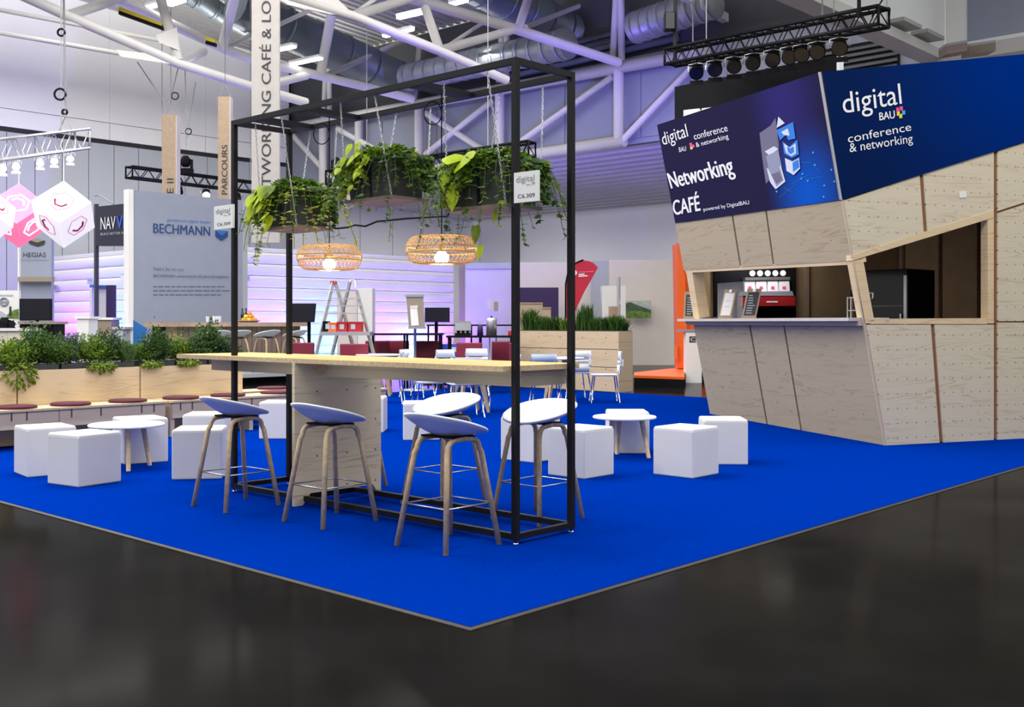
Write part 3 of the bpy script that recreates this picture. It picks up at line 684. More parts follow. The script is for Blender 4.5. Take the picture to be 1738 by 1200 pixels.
def hanging_planter(y, zb, lab, seed, lime, vm, gm='leaf_light', sy=.46):
    rng = random.Random(seed)
    c = V((FXC, y, zb)); t = thing('hanging_planter', lab, 'planter', c, group='hanging planters in the black frame')
    sx = .30
    part(t, 'tray', MB().box((c.x-sx/2-.012, y-sy/2-.012, zb-.022), (c.x+sx/2+.012, y+sy/2+.012, zb)), 'bar_wood')
    for s in (-1, 1):
        cy = y+s*sy/4
        a = .46*sy/2; pot = MB()
        pot.prism([(c.x-sx*.44, cy-a*.92, zb), (c.x+sx*.44, cy-a*.92, zb), (c.x+sx*.44, cy+a*.92, zb), (c.x-sx*.44, cy+a*.92, zb)], [(c.x-sx*.5, cy-a, zb+.27), (c.x+sx*.5, cy-a, zb+.27), (c.x+sx*.5, cy+a, zb+.27), (c.x-sx*.5, cy+a, zb+.27)])
        pt = part(t, 'pot', pot, 'pot'); part(pt, 'soil', MB().box((c.x-sx*.46, cy-a*.9, zb+.268), (c.x+sx*.46, cy+a*.9, zb+.278)), 'soil')
        part(pt, 'rim', MB().box((c.x-sx*.515, cy-a*1.02, zb+.25), (c.x-sx*.5, cy+a*1.02, zb+.272)).box((c.x-sx*.515, cy-a*1.05, zb+.25), (c.x+sx*.515, cy-a*.99, zb+.272)), 'pot')
    for ex in (-1, 1):
        for ey in (-1, 1):
            part(t, 'chain', chain((c.x+ex*(sx/2+.006), y+ey*(sy/2), zb-.01), ((FX0 if ex < 0 else FX1)-ex*.0, y+ey*(sy/2)*.75, FZ-pw-.004)), 'chain')
    # bushy ivy crown
    for k, m in enumerate(('leaf_mid', 'leaf_mid', gm)):
        mb = MB()
        for _ in range((420, 380, 300)[k]):
            a = rng.uniform(0, 6.28); rr = rng.random()**.5
            p = c+V((math.cos(a)*rr*sx*.72, math.sin(a)*rr*sy*.60, .27+.09*(1-rr*rr)*rng.random()+.02-.20*max(0, rr-.72)*3.6*rng.random()))
            ivy_leaf(mb, p, V((math.cos(a), math.sin(a), rng.uniform(-.6, .6))), V((rng.uniform(-.5, .5), rng.uniform(-.5, .5), 1)), rng.uniform(.024, .046))
        part(t, 'ivy_crown', mb, m)
    for m, n_, side in (('leaf_mid', 120, 0), ('leaf_light', 150, 0), (gm, 90, 0), ('leaf_lime', 50, 0), ('leaf_dark', 110, 1), ('leaf_mid', 130, 1), ('leaf_light', 60, 1)):
        mb = MB()
        for _ in range(n_):
            f = rng.random()**.7
            if side == 0: p = c+V((-sx/2-.015-rng.uniform(0, .05), sy*(.02+.5*f), .29-.27*rng.random()**1.2*(.4+.6*f))); a = V((-1, .3*rng.uniform(-1, 1), -.9))
            else: p = c+V((sx*(-.25+.78*f), -sy/2-.015-rng.uniform(0, .05), .29-.27*rng.random()**1.2*(.3+.7*f))); a = V((.3*rng.uniform(-1, 1), -1, -.9))
            ivy_leaf(mb, p, a, V((-.5, -.5, .8)), rng.uniform(.03, .052))
        part(t, 'ivy_curtain', mb, m, kind='stuff')
    for k in range(30):
        a = 2*math.pi*(k+rng.random()*.6)/30; o = V((math.cos(a), math.sin(a), 0))
        p = c+V((max(-.5, min(.5, o.x*.75))*sx, max(-.5, min(.5, o.y*.75))*sy, .275))
        long_ = rng.uniform(.28, .62) if o.x < .3 or rng.random() < .6 else rng.uniform(.2, .35)
        v_ = vine(rng, p, long_, o, rng.uniform(.044, .060), 1.)
        q = part(t, 'ivy_vine', v_, ['leaf_mid', rng.choice(vm)])
    # large heart-shaped leaves
    def hl(me, loc, yaw, pitch, s):
        mt = Matrix.Translation(V(loc)-c) @ Matrix.Rotation(yaw, 4, 'Z') @ Matrix.Rotation(pitch, 4, 'X') @ Matrix.Scale(s, 4); share(t, 'leaf', me, mt)
    for (dx, dy, dz, yaw, pitch, s) in lime: hl(HEART if rng.random() < .75 else HEARTG, c+V((dx, dy, dz)), yaw, pitch, s)
    return t
def fall(rng, n, y0, y1, z0, z1, x=-.215, s0=.07, s1=.12):
    # leaves that hang over the -x side, tips down
    return [(x-rng.uniform(0, .05), rng.uniform(y0, y1), rng.uniform(z0, z1), R(90)+rng.uniform(-.5, .5), R(-65)+rng.uniform(-.35, .45), rng.uniform(s0, s1)) for _ in range(n)]
r_ = random.Random(3)
c1, c2, c3 = PX(503, 340, FXC).y, PX(655, 300, FXC).y, PX(838, 310, FXC).y
z1, z2, z3 = PX(520, 385, FXC).z, PX(655, 339, FXC).z, PX(838, 353, FXC).z
hanging_planter(c1, z1, 'hanging planter with drooping lime leaves nearest the tall lettered plank', 11, fall(r_, 17, -.02, .24, .06, .33, s0=.07, s1=.125), ['leaf_light', 'leaf_varieg', 'leaf_varieg', 'leaf_mid'], sy=.44)
hanging_planter(c2, z2, 'middle hanging planter with yellow green heart leaves and long ivy', 12, fall(r_, 17, -.06, .20, .08, .38, s0=.06, s1=.10), ['leaf_mid', 'leaf_light', 'leaf_mid', 'leaf_dark'], sy=.48)
big = [(-.20, .14, .33, R(120), R(-20), .19), (-.20, .02, .33, R(80), R(-45), .17), (-.235, .20, .22, R(95), R(-80), .12), (-.235, .16, .14, R(85), R(-82), .13), (-.23, .13, .09, R(90), R(-78), .12), (-.12, .05, -.12, R(90), R(-85), .11), (-.10, .03, -.24, R(80), R(-80), .09), (-.05, -.28, .10, R(100), R(-82), .11), (-.1, -.1, -.03, R(70), R(-80), .08)]
hanging_planter(c3, z3, 'hanging planter with large lime leaves behind the near post sign', 13, big, ['leaf_mid', 'leaf_dark', 'leaf_mid', 'leaf_light'], sy=.5)

# ---- rattan pendant lamps
def pendant(y, z, lab, loop):
    c = V((FXC, y, z)); t = thing('pendant_lamp', lab, 'lamp', c, group='rattan pendant lamps')
    RO, RI, HH = .23, .085, .09
    def prof(k, up):    # k 0..1 from the waist ring over the shoulder to the inner opening
        a = k*math.pi/2*1.15
        r = RI+(RO-RI)*(1-.0) - (RO-RI-.075)*max(0, (k-.35)/.65) - .075*(1-math.cos(min(a, math.pi/2)))*0
        x = RO-.075*(1-math.cos(min(1, k/.5)*math.pi/2)) if k < .5 else RO-.075-(RO-.075-RI)*((k-.5)/.5)
        zz = .018+(HH-.018)*math.sin(min(1, k/.5)*math.pi/2)
        return x, zz*up
    for up, nm in ((1, 'upper_weave'), (-1, 'lower_weave')):
        mb = MB()
        for dirn in (-1, 1):
            for i in range(44):
                a0 = 2*math.pi*i/44; pts = []
                for k in range(9):
                    r, zz = prof(k/8, up); a = a0+dirn*.45*(k/8); pts.append(c+V((r*math.cos(a), r*math.sin(a), zz)))
                mb.tube(pts, .0022, 4)
        part(t, nm, mb, 'rattan')
        for rr, zz in ((RO, .018), (RI, HH)):
            part(t, 'ring', MB().tube([c+V((rr*math.cos(a), rr*math.sin(a), zz*up)) for a in [k*math.pi/18 for k in range(36)]], .006, 6, True), 'rattan')
    part(t, 'hub_bar', MB().cbox(c, (2*RO-.02, .014, .012)).cbox(c, (.014, 2*RO-.02, .012)), 'rattan')
    for k in range(4):
        a = R(45+90*k); part(t, 'spacer', MB().cbox(c+V((RO*math.cos(a), RO*math.sin(a), 0)), (.012, .012, .036)), 'rattan')
    part(t, 'socket', MB().lathe([(.022, -.03), (.024, .02), (.012, .05), (.004, .055)], 14, c), 'rattan')
    part(t, 'bulb', MB().lathe([(.012, -.005), (.026, -.015), (.044, -.038), (.048, -.058), (.036, -.086), (.01, -.098)], 16, c), 'bulb')
    part(t, 'cable', MB().tube([c+V((0, 0, .05)), V((c.x, y, FZ-pw-.005))], .004, 6), 'black')
    lo = V((c.x, y, loop)); part(t, 'cable_loop', MB().tube([lo+RT*(-.058+.058*math.cos(a))*1.0+UP*.075*math.sin(a)+FW*.01*a/6 for a in [k*2*math.pi/24 for k in range(24)]], .004, 6, True), 'black')
pendant(PY1, PX(559, 437, FXC).z, 'woven rattan pendant lamp hanging on the left inside the frame', PX(559, 227, FXC).z)
pendant(PY2, PX(749, 424, FXC).z, 'woven rattan pendant lamp hanging on the right inside the frame', PX(749, 192, FXC).z)

# ================================================================== CAFÉ BOOTH
Cb, Lb = G(1503, 757), G(1205, 703)
dL = (Lb-Cb).normalized(); dR = (G(1738, 745)-Cb).normalized()
PR_ = Plane(Cb, dR.cross(UP))                       # vertical right front
Ct = PR_.hit(1392, 122)
PL_ = Plane(Cb, dL.cross(Ct-Cb))                    # left front, leaning outwards
cf = thing('cafe_booth', 'faceted plywood café booth with printed blue banners', 'booth', (Cb.x, Cb.y, CZ))
# interior shell: end wall, back wall, roof
def along_u(a, d, u):
    lo, hi = 0., 8.
    for _ in range(50):
        m_ = (lo+hi)/2; p = a+d*m_-CAM; uu = U0+F*p.dot(RT)/p.dot(FW)
        if uu < u: lo = m_
        else: hi = m_
    return (lo+hi)/2
dep = 3.3; WL_ = (Lb-Cb).length
e0 = Lb-dL*.10; ZR = 3.55
def lean_at(p, z):                                  # walk from p along dR to the inner face of the leaning front at height z
    q = V((p.x, p.y, z)); return q+dR*((PL_.p-PL_.n*.12-q).dot(PL_.n)/dR.dot(PL_.n))
def wall_poly(nm, pts, d, m): part(cf, nm, MB().prism(pts, [p+d for p in pts]), m)
wall_poly('end_wall', [lean_at(e0, .02), e0+dR*dep+UP*.02, e0+dR*dep+UP*ZR, lean_at(e0, ZR)], dL*.08, 'brown_wall')
bw0 = e0+dR*dep; bw1 = bw0-dL*(WL_-.25)
bw1 = bw0-dL*(WL_-.16)
wall_poly('back_wall', [bw0+UP*.02, bw1+UP*.02, bw1+UP*ZR, bw0+UP*ZR], dR*.08, 'brown_wall')
for s_ in (.06, .9, 1.7, 2.5, 3.3):
    p = bw0-dL*s_-dR*.04; part(cf, 'stud', MB().cbox((p.x, p.y, 1.78), (.07, .05, ZR-.04), dL, dR), 'plank')
for s_ in (1.55, 2.4):
    p = e0+dR*s_-dL*.03; part(cf, 'stud', MB().cbox((p.x, p.y, 1.78), (.07, .05, ZR-.04), dR, dL), 'plank')
rf = [lean_at(e0+dL*.08, ZR), bw0+dL*.08+dR*.08, bw1+dR*.08, lean_at(Cb+dL*.2, ZR)]
rf = [V((p.x, p.y, 0)) for p in rf]
part(cf, 'roof', MB().prism([p+UP*ZR for p in rf], [p+UP*(ZR+.08) for p in rf]), 'brown_wall')  # unseen roof, added to keep the booth interior dark
# backing boards (behind the cladding joints)
TH_ = .028
def clad(pl, pts, m, nm='cladding_panel', off=0.): return board_on(cf, nm, pl, pts, m, TH_, off)
def lerp(a, b, t_): return (a[0]+(b[0]-a[0])*t_, a[1]+(b[1]-a[1])*t_)
# left front -------------------------------------------------------
bl, br = (1205, 703), (1503, 757)
def Ledge(v): return (1115+(1205-1115)*(v-212)/(703-212), v)
def Redge(v): return (1392+(1503-1392)*(v-122)/(757-122), v)
g = 1.4
lt, rt_ = Ledge(549), Redge(549)
clad(PL_, [lt, (1272-g, 549), (1302-g, 720.5), bl], 'ply_cafe_l_shade'); clad(PL_, [(1272+g, 549), (1330-g, 549), (1360-g, 731), (1302+g, 721)], 'ply_cafe_l_shade'); clad(PL_, [(1330+g, 549), (rt_[0]-1, 549), (1501, 756.4), (1360+g, 731.5)], 'ply_cafe_l_shade')
board_on(cf, 'backing', PL_, [lt, rt_, (1500, 754), (1207, 702)], 'seam_dark', .02, -TH_-.004)
ubl, ubr = Ledge(459), (1447, 443)
clad(PL_, [(1146, 379.5), (1243-g, 366), (1257-g, 453), ubl], 'ply_cafe_l_shade'); clad(PL_, [(1243+g, 365.7), (1300-g, 357.6), (1313-g, 450), (1257+g, 453)], 'ply_cafe_l_shade'); clad(PL_, [(1300+g, 357), (1429, 340), ubr, (1313+g, 450)], 'ply_cafe_l_shade')
board_on(cf, 'backing', PL_, [(1147, 380), (1428, 341), (1446, 441), (1162, 456)], 'seam_dark', .02, -TH_-.004)
# window opening on the left front: lintel, jambs, counter
board_on(cf, 'lintel', PL_, [(1162, 456), (1447, 441), (1448.5, 449), (1164, 463)], 'ply_bench', .16, -.005)
board_on(cf, 'jamb', PL_, [(1165, 463), (1175, 462), (1187, 541), (1177, 541)], 'ply_bench', .16, -.005)
board_on(cf, 'jamb', PL_, [(1440, 449), (1449, 448), (1467, 547), (1457, 547)], 'ply_bench', .12, -.005)
c0, c1_ = PL_.hit(1168, 543), PL_.hit(1464, 545)
n_ = V((PL_.n.x, PL_.n.y, 0)).normalized(); zc = c0.z
ct = [c0+n_*.17, c1_+n_*.17, c1_-n_*.32, c0-n_*.32]
counter = part(cf, 'counter_top', MB().prism([V((p.x, p.y, zc-.02)) for p in ct], [V((p.x, p.y, zc+.015)) for p in ct]), 'plank_pale')
part(cf, 'counter_support', MB().prism([V((p.x, p.y, zc-.07)) for p in (c0+n_*.05, c1_+n_*.05, c1_-n_*.0, c0-n_*.0)], [V((p.x, p.y, zc-.021)) for p in (c0+n_*.05, c1_+n_*.05, c1_, c0)]), 'ply_apron')
# left banner
tl, tr, brr, bll = (1115, 212), (1392, 122), (1428, 339), (1146, 379)
glow_print('banner_left', (.022, .020, .058), (.008, .10, .55), PL_.hit(1375, 330), .95, [((.035, .03, .16), tuple(PL_.hit(1330, 175)), .9)])
glow_print('banner_right', (.004, .016, .085), (.0, .026, .22), PR_.hit(1740, 120), 2.6)
board_on(cf, 'banner', PL_, [tl, tr, brr, bll], 'banner_left', .03, .012, label='dark navy printed banner with white lettering')
def ptxt(s, pl, a, b, c, m='ink_white', **k): return text_on(cf, s, pl, a, b, c, m, .018, **k)
ptxt('digital', PL_, (1129, 253), (1172, 238), (1123, 226)); ptxt('BAU', PL_, (1155, 258), (1167, 255.5), (1154, 250))
ptxt('conference', PL_, (1181, 237), (1238, 222), (1178, 226)); ptxt('& networking', PL_, (1185, 252), (1240, 237), (1182, 242))
ptxt('Networking', PL_, (1144, 328), (1252, 303), (1134, 294), bold=.006); ptxt('CAFÉ', PL_, (1146, 365), (1191, 357), (1142, 334), bold=.012); ptxt('powered by DigitalBAU', PL_, (1197, 360), (1275, 348), (1195, 352))
for u, v, c in ((1170, 243, 'pink'), (1171, 249, 'yellow'), (1174, 246, 'pink')): print_on(cf, 'emblem', PL_, ((u, v), (u+4, v-1), (u+5, v+4), (u+1, v+5)), c, .018)
mat('art_grey', (.16, .15, .24), .5); mat('art_mid', (.30, .32, .45), .5); mat('art_blue', (.02, .22, .75), .5); mat('art_pale', (.70, .76, .85), .5)
art = [('art_grey', ((1289, 226), (1308, 213), (1316, 200), (1322, 245), (1320, 290), (1300, 312), (1294, 270))), ('art_grey', ((1300, 230), (1318, 226), (1320, 246), (1302, 248))),
       ('art_pale', ((1298, 257), (1314, 248), (1321, 253), (1306, 264))), ('art_mid', ((1300, 265), (1321, 255), (1327, 284), (1306, 292))), ('art_mid', ((1301, 285), (1325, 281), (1333, 308), (1317, 321), (1308, 310))),
       ('art_pale', ((1301, 285), (1304, 287), (1319, 319), (1316, 321), (1307, 309))), ('art_pale', ((1325, 281), (1333, 308), (1317, 321), (1318, 317), (1330, 306), (1323, 283))), ('art_grey', ((1309, 296), (1323, 291), (1327, 305), (1318, 312))),
       ('art_pale', ((1321, 198), (1332, 209), (1318, 217))), ('art_blue', ((1318, 221), (1346, 207), (1350, 235), (1338, 238), (1334, 229), (1324, 238))), ('art_pale', ((1326, 224), (1337, 218), (1340, 230), (1330, 229))),
       ('art_blue', ((1328, 240), (1340, 249), (1353, 237), (1356, 262), (1344, 268), (1331, 261))), ('art_pale', ((1330, 243), (1340, 251), (1350, 243), (1351, 260), (1343, 265), (1334, 259))), ('art_blue', ((1336, 249), (1341, 252), (1347, 248), (1348, 258), (1342, 262), (1337, 258))),
       ('art_pale', ((1332, 268), (1345, 274), (1356, 268), (1358, 286), (1347, 297), (1335, 290))), ('art_blue', ((1345, 276), (1355, 270), (1357, 284), (1346, 292)))]
for i, (m_, pts) in enumerate(art):
    mb = MB(); vs = [PL_.hit(u, v, .0165+.0006*i) for u, v in pts]; mb.add(vs, [list(range(len(vs)))]); part(cf, 'printed_cube', mb, m_)
for u, v in ((1380, 259), (1383, 280), (1362, 295), (1360, 303), (1371, 307), (1399, 315), (1411, 288), (1416, 308), (1398, 334), (1318, 325)):
    print_on(cf, 'printed_star', PL_, ((u-2, v), (u, v-2), (u+2, v), (u, v+2)), 'cyan', .018)
for a, b in (((1358, 275), (1378, 276)), ((1380, 280), (1392, 292)), ((1345, 312), (1375, 295)), ((1330, 318), (1345, 326)), ((1365, 305), (1395, 300)), ((1322, 335), (1352, 312))):
    print_on(cf, 'printed_line', PL_, (a, b, (b[0], b[1]+.8), (a[0], a[1]+.8)), 'blue_print', .017)
# right front ------------------------------------------------------
qe = Cb+dR*3.47-CAM; UE = U0+F*qe.dot(RT)/qe.dot(FW)
def tv(u): return 122+(92-122)*(u-1392)/(1738-1392)
def bv(u): return 339+(241.5-339)*(u-1428)/(1738-1428)
def sv(u): return 437+(345-437)*(u-1447)/(1738-1447)
def gv(u): return 757+(745-757)*(u-1503)/(1738-1503)
board_on(cf, 'banner', PR_, [(1392, 122), (UE, tv(UE)), (UE, bv(UE)), (1428, 339)], 'banner_right', .03, .012, label='blue printed banner with white lettering')
board_on(cf, 'banner_trim', PR_, [(1390.5, 122), (1393.5, 122), (1429.5, 339), (1426.5, 339)], 'alu', .02, .03)
ptxt('digital', PR_, (1431, 205), (1530, 188), (1426, 158)); ptxt('BAU', PR_, (1491, 205), (1517, 201), (1490, 192), bold=.01)
ptxt('conference', PR_, (1438, 243), (1545, 222), (1436, 229)); ptxt('& networking', PR_, (1441, 264), (1548, 247), (1439, 244))
for u, v, c in ((1521, 183, 'pink'), (1527, 181, 'pink'), (1522, 190, 'yellow'), (1526, 194, 'yellow'), (1531, 188, 'cyan')): print_on(cf, 'emblem', PR_, ((u, v), (u+5, v-1), (u+5.5, v+6), (u+.5, v+7)), c, .018)
w2 = 3.2
clad(PR_, [(1430, 341), (1564-w2, bv(1564)+1), (1571-w2, sv(1571)-4), (1447, sv(1447)-4)], 'ply_cafe'); clad(PR_, [(1564+w2, bv(1564)-1), (1690-w2, bv(1690)+1), (1690-w2, sv(1690)-4), (1571+w2, sv(1571)-6)], 'ply_cafe'); clad(PR_, [(1690+w2, bv(1690)), (UE, bv(UE)+1), (UE, sv(UE)-2), (1690+w2, sv(1690)-2)], 'ply_cafe')
board_on(cf, 'backing', PR_, [(1431, 343), (UE, bv(UE)+2), (UE, sv(UE)-2), (1690, sv(1690)-4), (1448, sv(1447)-5)], 'seam_red', .02, -TH_+.012)
board_on(cf, 'slanted_lintel', PR_, [(1447, sv(1447)-4), (1690-w2, sv(1690)-4), (1690-w2, sv(1690)+9), (1447, sv(1447)+5)], 'ply_bench', .10, .006)
board_on(cf, 'window_post', PR_, [(1448, 443), (1460, 441), (1477, 541), (1478, 549), (1467, 549)], 'ply_bench', .10, .004)
board_on(cf, 'window_post', PR_, [(1676.5, 365), (1690-w2, 361), (1690-w2, 549), (1676.5, 549)], 'ply_bench', .10, .002)
board_on(cf, 'window_sill', PR_, [(1477, 541), (1676, 540), (1676, 550), (1478, 550)], 'ply_bench', .14, .004)
clad(PR_, [(1470, 551), (1583-w2, 551), (1598-w2, gv(1598)), (1505, 756.5)], 'ply_cafe'); clad(PR_, [(1583+w2, 551), (1690-w2, 551), (1690-w2, gv(1690)), (1598+w2, gv(1598))], 'ply_cafe')
clad(PR_, [(1690+w2, sv(1690)+2), (UE, sv(UE)+2), (UE, 545), (1690+w2, 545)], 'ply_cafe'); clad(PR_, [(1690+w2, 547.5), (UE, 547.5), (UE, gv(UE)), (1690+w2, gv(1690))], 'ply_cafe')
board_on(cf, 'backing', PR_, [(1471, 551), (UE, 551), (UE, gv(UE)-2), (1505, 754)], 'seam_red', .02, -TH_+.012); board_on(cf, 'backing', PR_, [(1685, 356), (UE, sv(UE)+3), (UE, 549), (1685, 549)], 'seam_red', .02, -TH_+.012)
board_on(cf, 'corner_trim', PR_, [(1391.5, 122), (1394, 122), (1505, 757), (1502, 757)], 'ply_apron', .02, .004)
board_on(cf, 'paper_note', PR_, [(1628, 325), (1640, 324), (1641, 335), (1629, 336)], 'white', .004, .005)
# recessed interior lining around the opening and inside door leaf at right
# printed wall inside
PE_ = Plane(e0-dL*.0, dL)
ds = thing('wall_display', 'black product display wall inside the café with red shelf and white boxes', 'display', PE_.hit(1310, 530, .05))
board_on(ds, 'back_panel', PE_, [(1212, 450), (1351, 446), (1351, 560), (1212, 560)], 'black', .03, .04)
for k in range(5):
    u, v = 1277+13*k, 464-.1*k; part(ds, 'round_sign', MB().prism([PE_.hit(u+5*math.cos(a), v+5*math.sin(a), .045) for a in [j*math.pi/7 for j in range(14)]], [PE_.hit(u+5*math.cos(a), v+5*math.sin(a), .06) for a in [j*math.pi/7 for j in range(14)]]), 'ink_white')
board_on(ds, 'shelf_strip', PE_, [(1265, 471), (1341, 470), (1341, 475), (1265, 476)], 'alu', .08, .14)
for k in range(4):
    u = 1264+19.5*k; board_on(ds, 'sample_box', PE_, [(u, 477), (u+17, 477), (u+18, 495), (u, 495)], 'ink_white', .05, .12)
    print_on(ds, 'box_print', PE_, ((u+6, 486), (u+11, 486), (u+12, 491), (u+6, 491)), 'pink', .125)
board_on(ds, 'shelf_strip', PE_, [(1261, 495), (1345, 494), (1347, 502), (1259, 502)], 'ink_grey', .1, .18)
board_on(ds, 'red_shelf', PE_, [(1258, 504), (1350, 503), (1350, 519), (1258, 520)], 'red', .1, .22)
print_on(ds, 'shelf_print', PE_, ((1301, 511), (1320, 511), (1320, 513.5), (1301, 513.5)), 'ink_white', .225)
q0, q1 = PE_.hit(1262, 447, .5), PE_.hit(1345, 447, .5); q0.z = q1.z = 2.35
part(ds, 'added_fill_strip', MB().beam(q0, q1, .05, .03), 'lamp_tube'); lamp('display_fill', 'AREA', (q0+q1)/2-UP*.03, 9, (1, .95, .9), PE_.hit(1305, 500), shape='RECTANGLE', size=.8, size_y=.05)  # glowing strip and area light, both added to brighten the display
# menu stands on the counter
def menu(u0, u1, vt, lean, face, lab):
    b0, b1 = PL_.hit(u0, 541), PL_.hit(u1, 541); b0, b1 = V((b0.x, b0.y, zc+.018))+n_*.12, V((b1.x, b1.y, zc+.018))+n_*.12
    # facing the guests, turned towards the camera
    f_ = (CAM-b0); f_.z = 0; f_.normalize(); r2 = UP.cross(f_); wd = (u1-u0)/F*(b0-CAM).dot(FW); hh = (541-vt)/F*(b0-CAM).dot(FW)
    up2 = (UP-f_*.18+r2*lean).normalized(); b1 = b0+r2*wd
    t = thing('menu_board', lab, 'menu', b0, group='menu boards on the café counter')
    fr_ = lambda a, b, c, d, e, h: MB().prism([b0+r2*a*wd+up2*b*hh+f_*e, b0+r2*c*wd+up2*b*hh+f_*e, b0+r2*c*wd+up2*d*hh+f_*e, b0+r2*a*wd+up2*d*hh+f_*e], [b0+r2*a*wd+up2*b*hh+f_*h, b0+r2*c*wd+up2*b*hh+f_*h, b0+r2*c*wd+up2*d*hh+f_*h, b0+r2*a*wd+up2*d*hh+f_*h])
    part(t, 'wooden_board', fr_(0, 0, 1, 1, -.015, .0), 'plank'); part(t, 'menu_sheet', fr_(.12, .1, .88, .88, .0, .004), face)
    part(t, 'foot', fr_(-.02, 0, 1.02, .05, -.03, .03), 'plank')
    rng = random.Random(u0)
    if face == 'ink':
        for k in range(8):
            a = .2+.05*rng.random(); part(t, 'menu_line', fr_(a, .16+.085*k, a+.25+.3*rng.random(), .185+.085*k, .004, .006), 'ink_light')
    else:
        for k in range(2): part(t, 'menu_line', fr_(.3, .40+.2*k, .7, .42+.2*k, .004, .006), 'ink_light')
    part(t, 'clip', fr_(.4, .9, .6, 1.0, .0, .012), 'alu')
menu(1173, 1197, 494, .05, 'ink', 'black chalk menu board at the left end of the café counter')
menu(1233, 1254, 490, .22, 'white', 'white menu sheet on a wooden board on the café counter')
menu(1273, 1297, 489, .20, 'ink', 'black chalk menu board in front of the red display shelf')
# acrylic guard
b0, b1 = PL_.hit(1204, 542), PL_.hit(1246, 542); b0.z = b1.z = zc+.016; b0 = b0-n_*.12; b1 = b1-n_*.12
hh = V((0, 0, .48)); sg = thing('sneeze_guard', 'clear acrylic guard standing on the café counter', 'guard', b0)
part(sg, 'acrylic_pane', MB().prism([b0, b1, b1-n_*.006, b0-n_*.006], [p+hh for p in (b0, b1, b1-n_*.006, b0-n_*.006)]), 'glass'); part(sg, 'foot', MB().prism([b0+n_*.05, b0-n_*.05, b0-n_*.05+dL*.02, b0+n_*.05+dL*.02], [p+V((0, 0, .02)) for p in (b0+n_*.05, b0-n_*.05, b0-n_*.05+dL*.02, b0+n_*.05+dL*.02)]), 'glass')
# small metal rack with cups on the counter's right
b0 = V((PL_.hit(1417, 543).x, PL_.hit(1417, 543).y, zc+.016))-n_*.2
rk = thing('cup_rack', 'small metal rack with dark cups at the right of the café counter', 'rack', b0)
rr_ = RT
for a in (0, .16):
    for b in (0, .12): p = b0+RT*a+FW*b; part(rk, 'upright', MB().cbox(p+V((0, 0, .115)), (.012, .012, .23)), 'alu')
for z_ in (.08, .22): part(rk, 'shelf', MB().cbox(b0+RT*.08+FW*.06+V((0, 0, z_)), (.17, .13, .012), RT, FW), 'alu')
for k in range(3): part(rk, 'cup', MB().lathe([(.018, .23), (.025, .30), (.022, .30)], 10, b0+RT*(.03+.05*k)+FW*.06), 'black')
# glass-door fridge inside, seen through the slanted window
fa = (RT*math.cos(R(40))+FW*math.sin(R(40))).normalized(); fb = UP.cross(fa).normalized()
nc = P(1541, 540, 13.0); nc.z = 0.0; hF = P(1541, 456, 13.0).z
fg = thing('drinks_fridge', 'black drinks fridge with glass door behind the slanted café window', 'fridge', nc)
q = [nc, nc+fa*.62, nc+fa*.62+fb*.62, nc+fb*.62]
part(fg, 'body', MB().prism([V((p.x, p.y, .0)) for p in q], [V((p.x, p.y, hF)) for p in q]), 'black')
dq = lambda s0, s1, z0, z1, o0, o1: MB().prism([nc+fb*s0-fa*o0+V((0, 0, z0)), nc+fb*s1-fa*o0+V((0, 0, z0)), nc+fb*s1-fa*o0+V((0, 0, z1)), nc+fb*s0-fa*o0+V((0, 0, z1))], [nc+fb*s0-fa*o1+V((0, 0, z0)), nc+fb*s1-fa*o1+V((0, 0, z0)), nc+fb*s1-fa*o1+V((0, 0, z1)), nc+fb*s0-fa*o1+V((0, 0, z1))])
dr = part(fg, 'door', dq(.03, .59, .1, hF-.12, .0, .02), 'black_gloss'); part(dr, 'door_frame', dq(.0, .04, .08, hF-.08, .0, .03), 'alu'); part(dr, 'door_frame', dq(.58, .62, .08, hF-.08, .0, .03), 'alu'); part(dr, 'handle', dq(.06, .08, .9, 1.4, .03, .05), 'chrome')
part(fg, 'header', dq(0, .62, hF-.12, hF, .0, .025), 'black_gloss')
for k in range(4): part(fg, 'shelf_edge', dq(.06, .56, .5+.33*k, .515+.33*k, .02, .024), 'ink_grey')
tp = thing('beer_tap', 'small chrome tap inside the slanted café window', 'tap', P(1472, 540, 11.9))
b0 = P(1472, 541, 11.9); b0.z = 0
part(tp, 'column', MB().tube([V((b0.x, b0.y, .0)), V((b0.x, b0.y, 1.62))], .022, 8), 'black'); part(tp, 'spout', MB().tube([V((b0.x, b0.y, 1.62)), V((b0.x, b0.y, 1.62))+RT*.06, V((b0.x, b0.y, 1.52))+RT*.06], .012, 8), 'chrome')

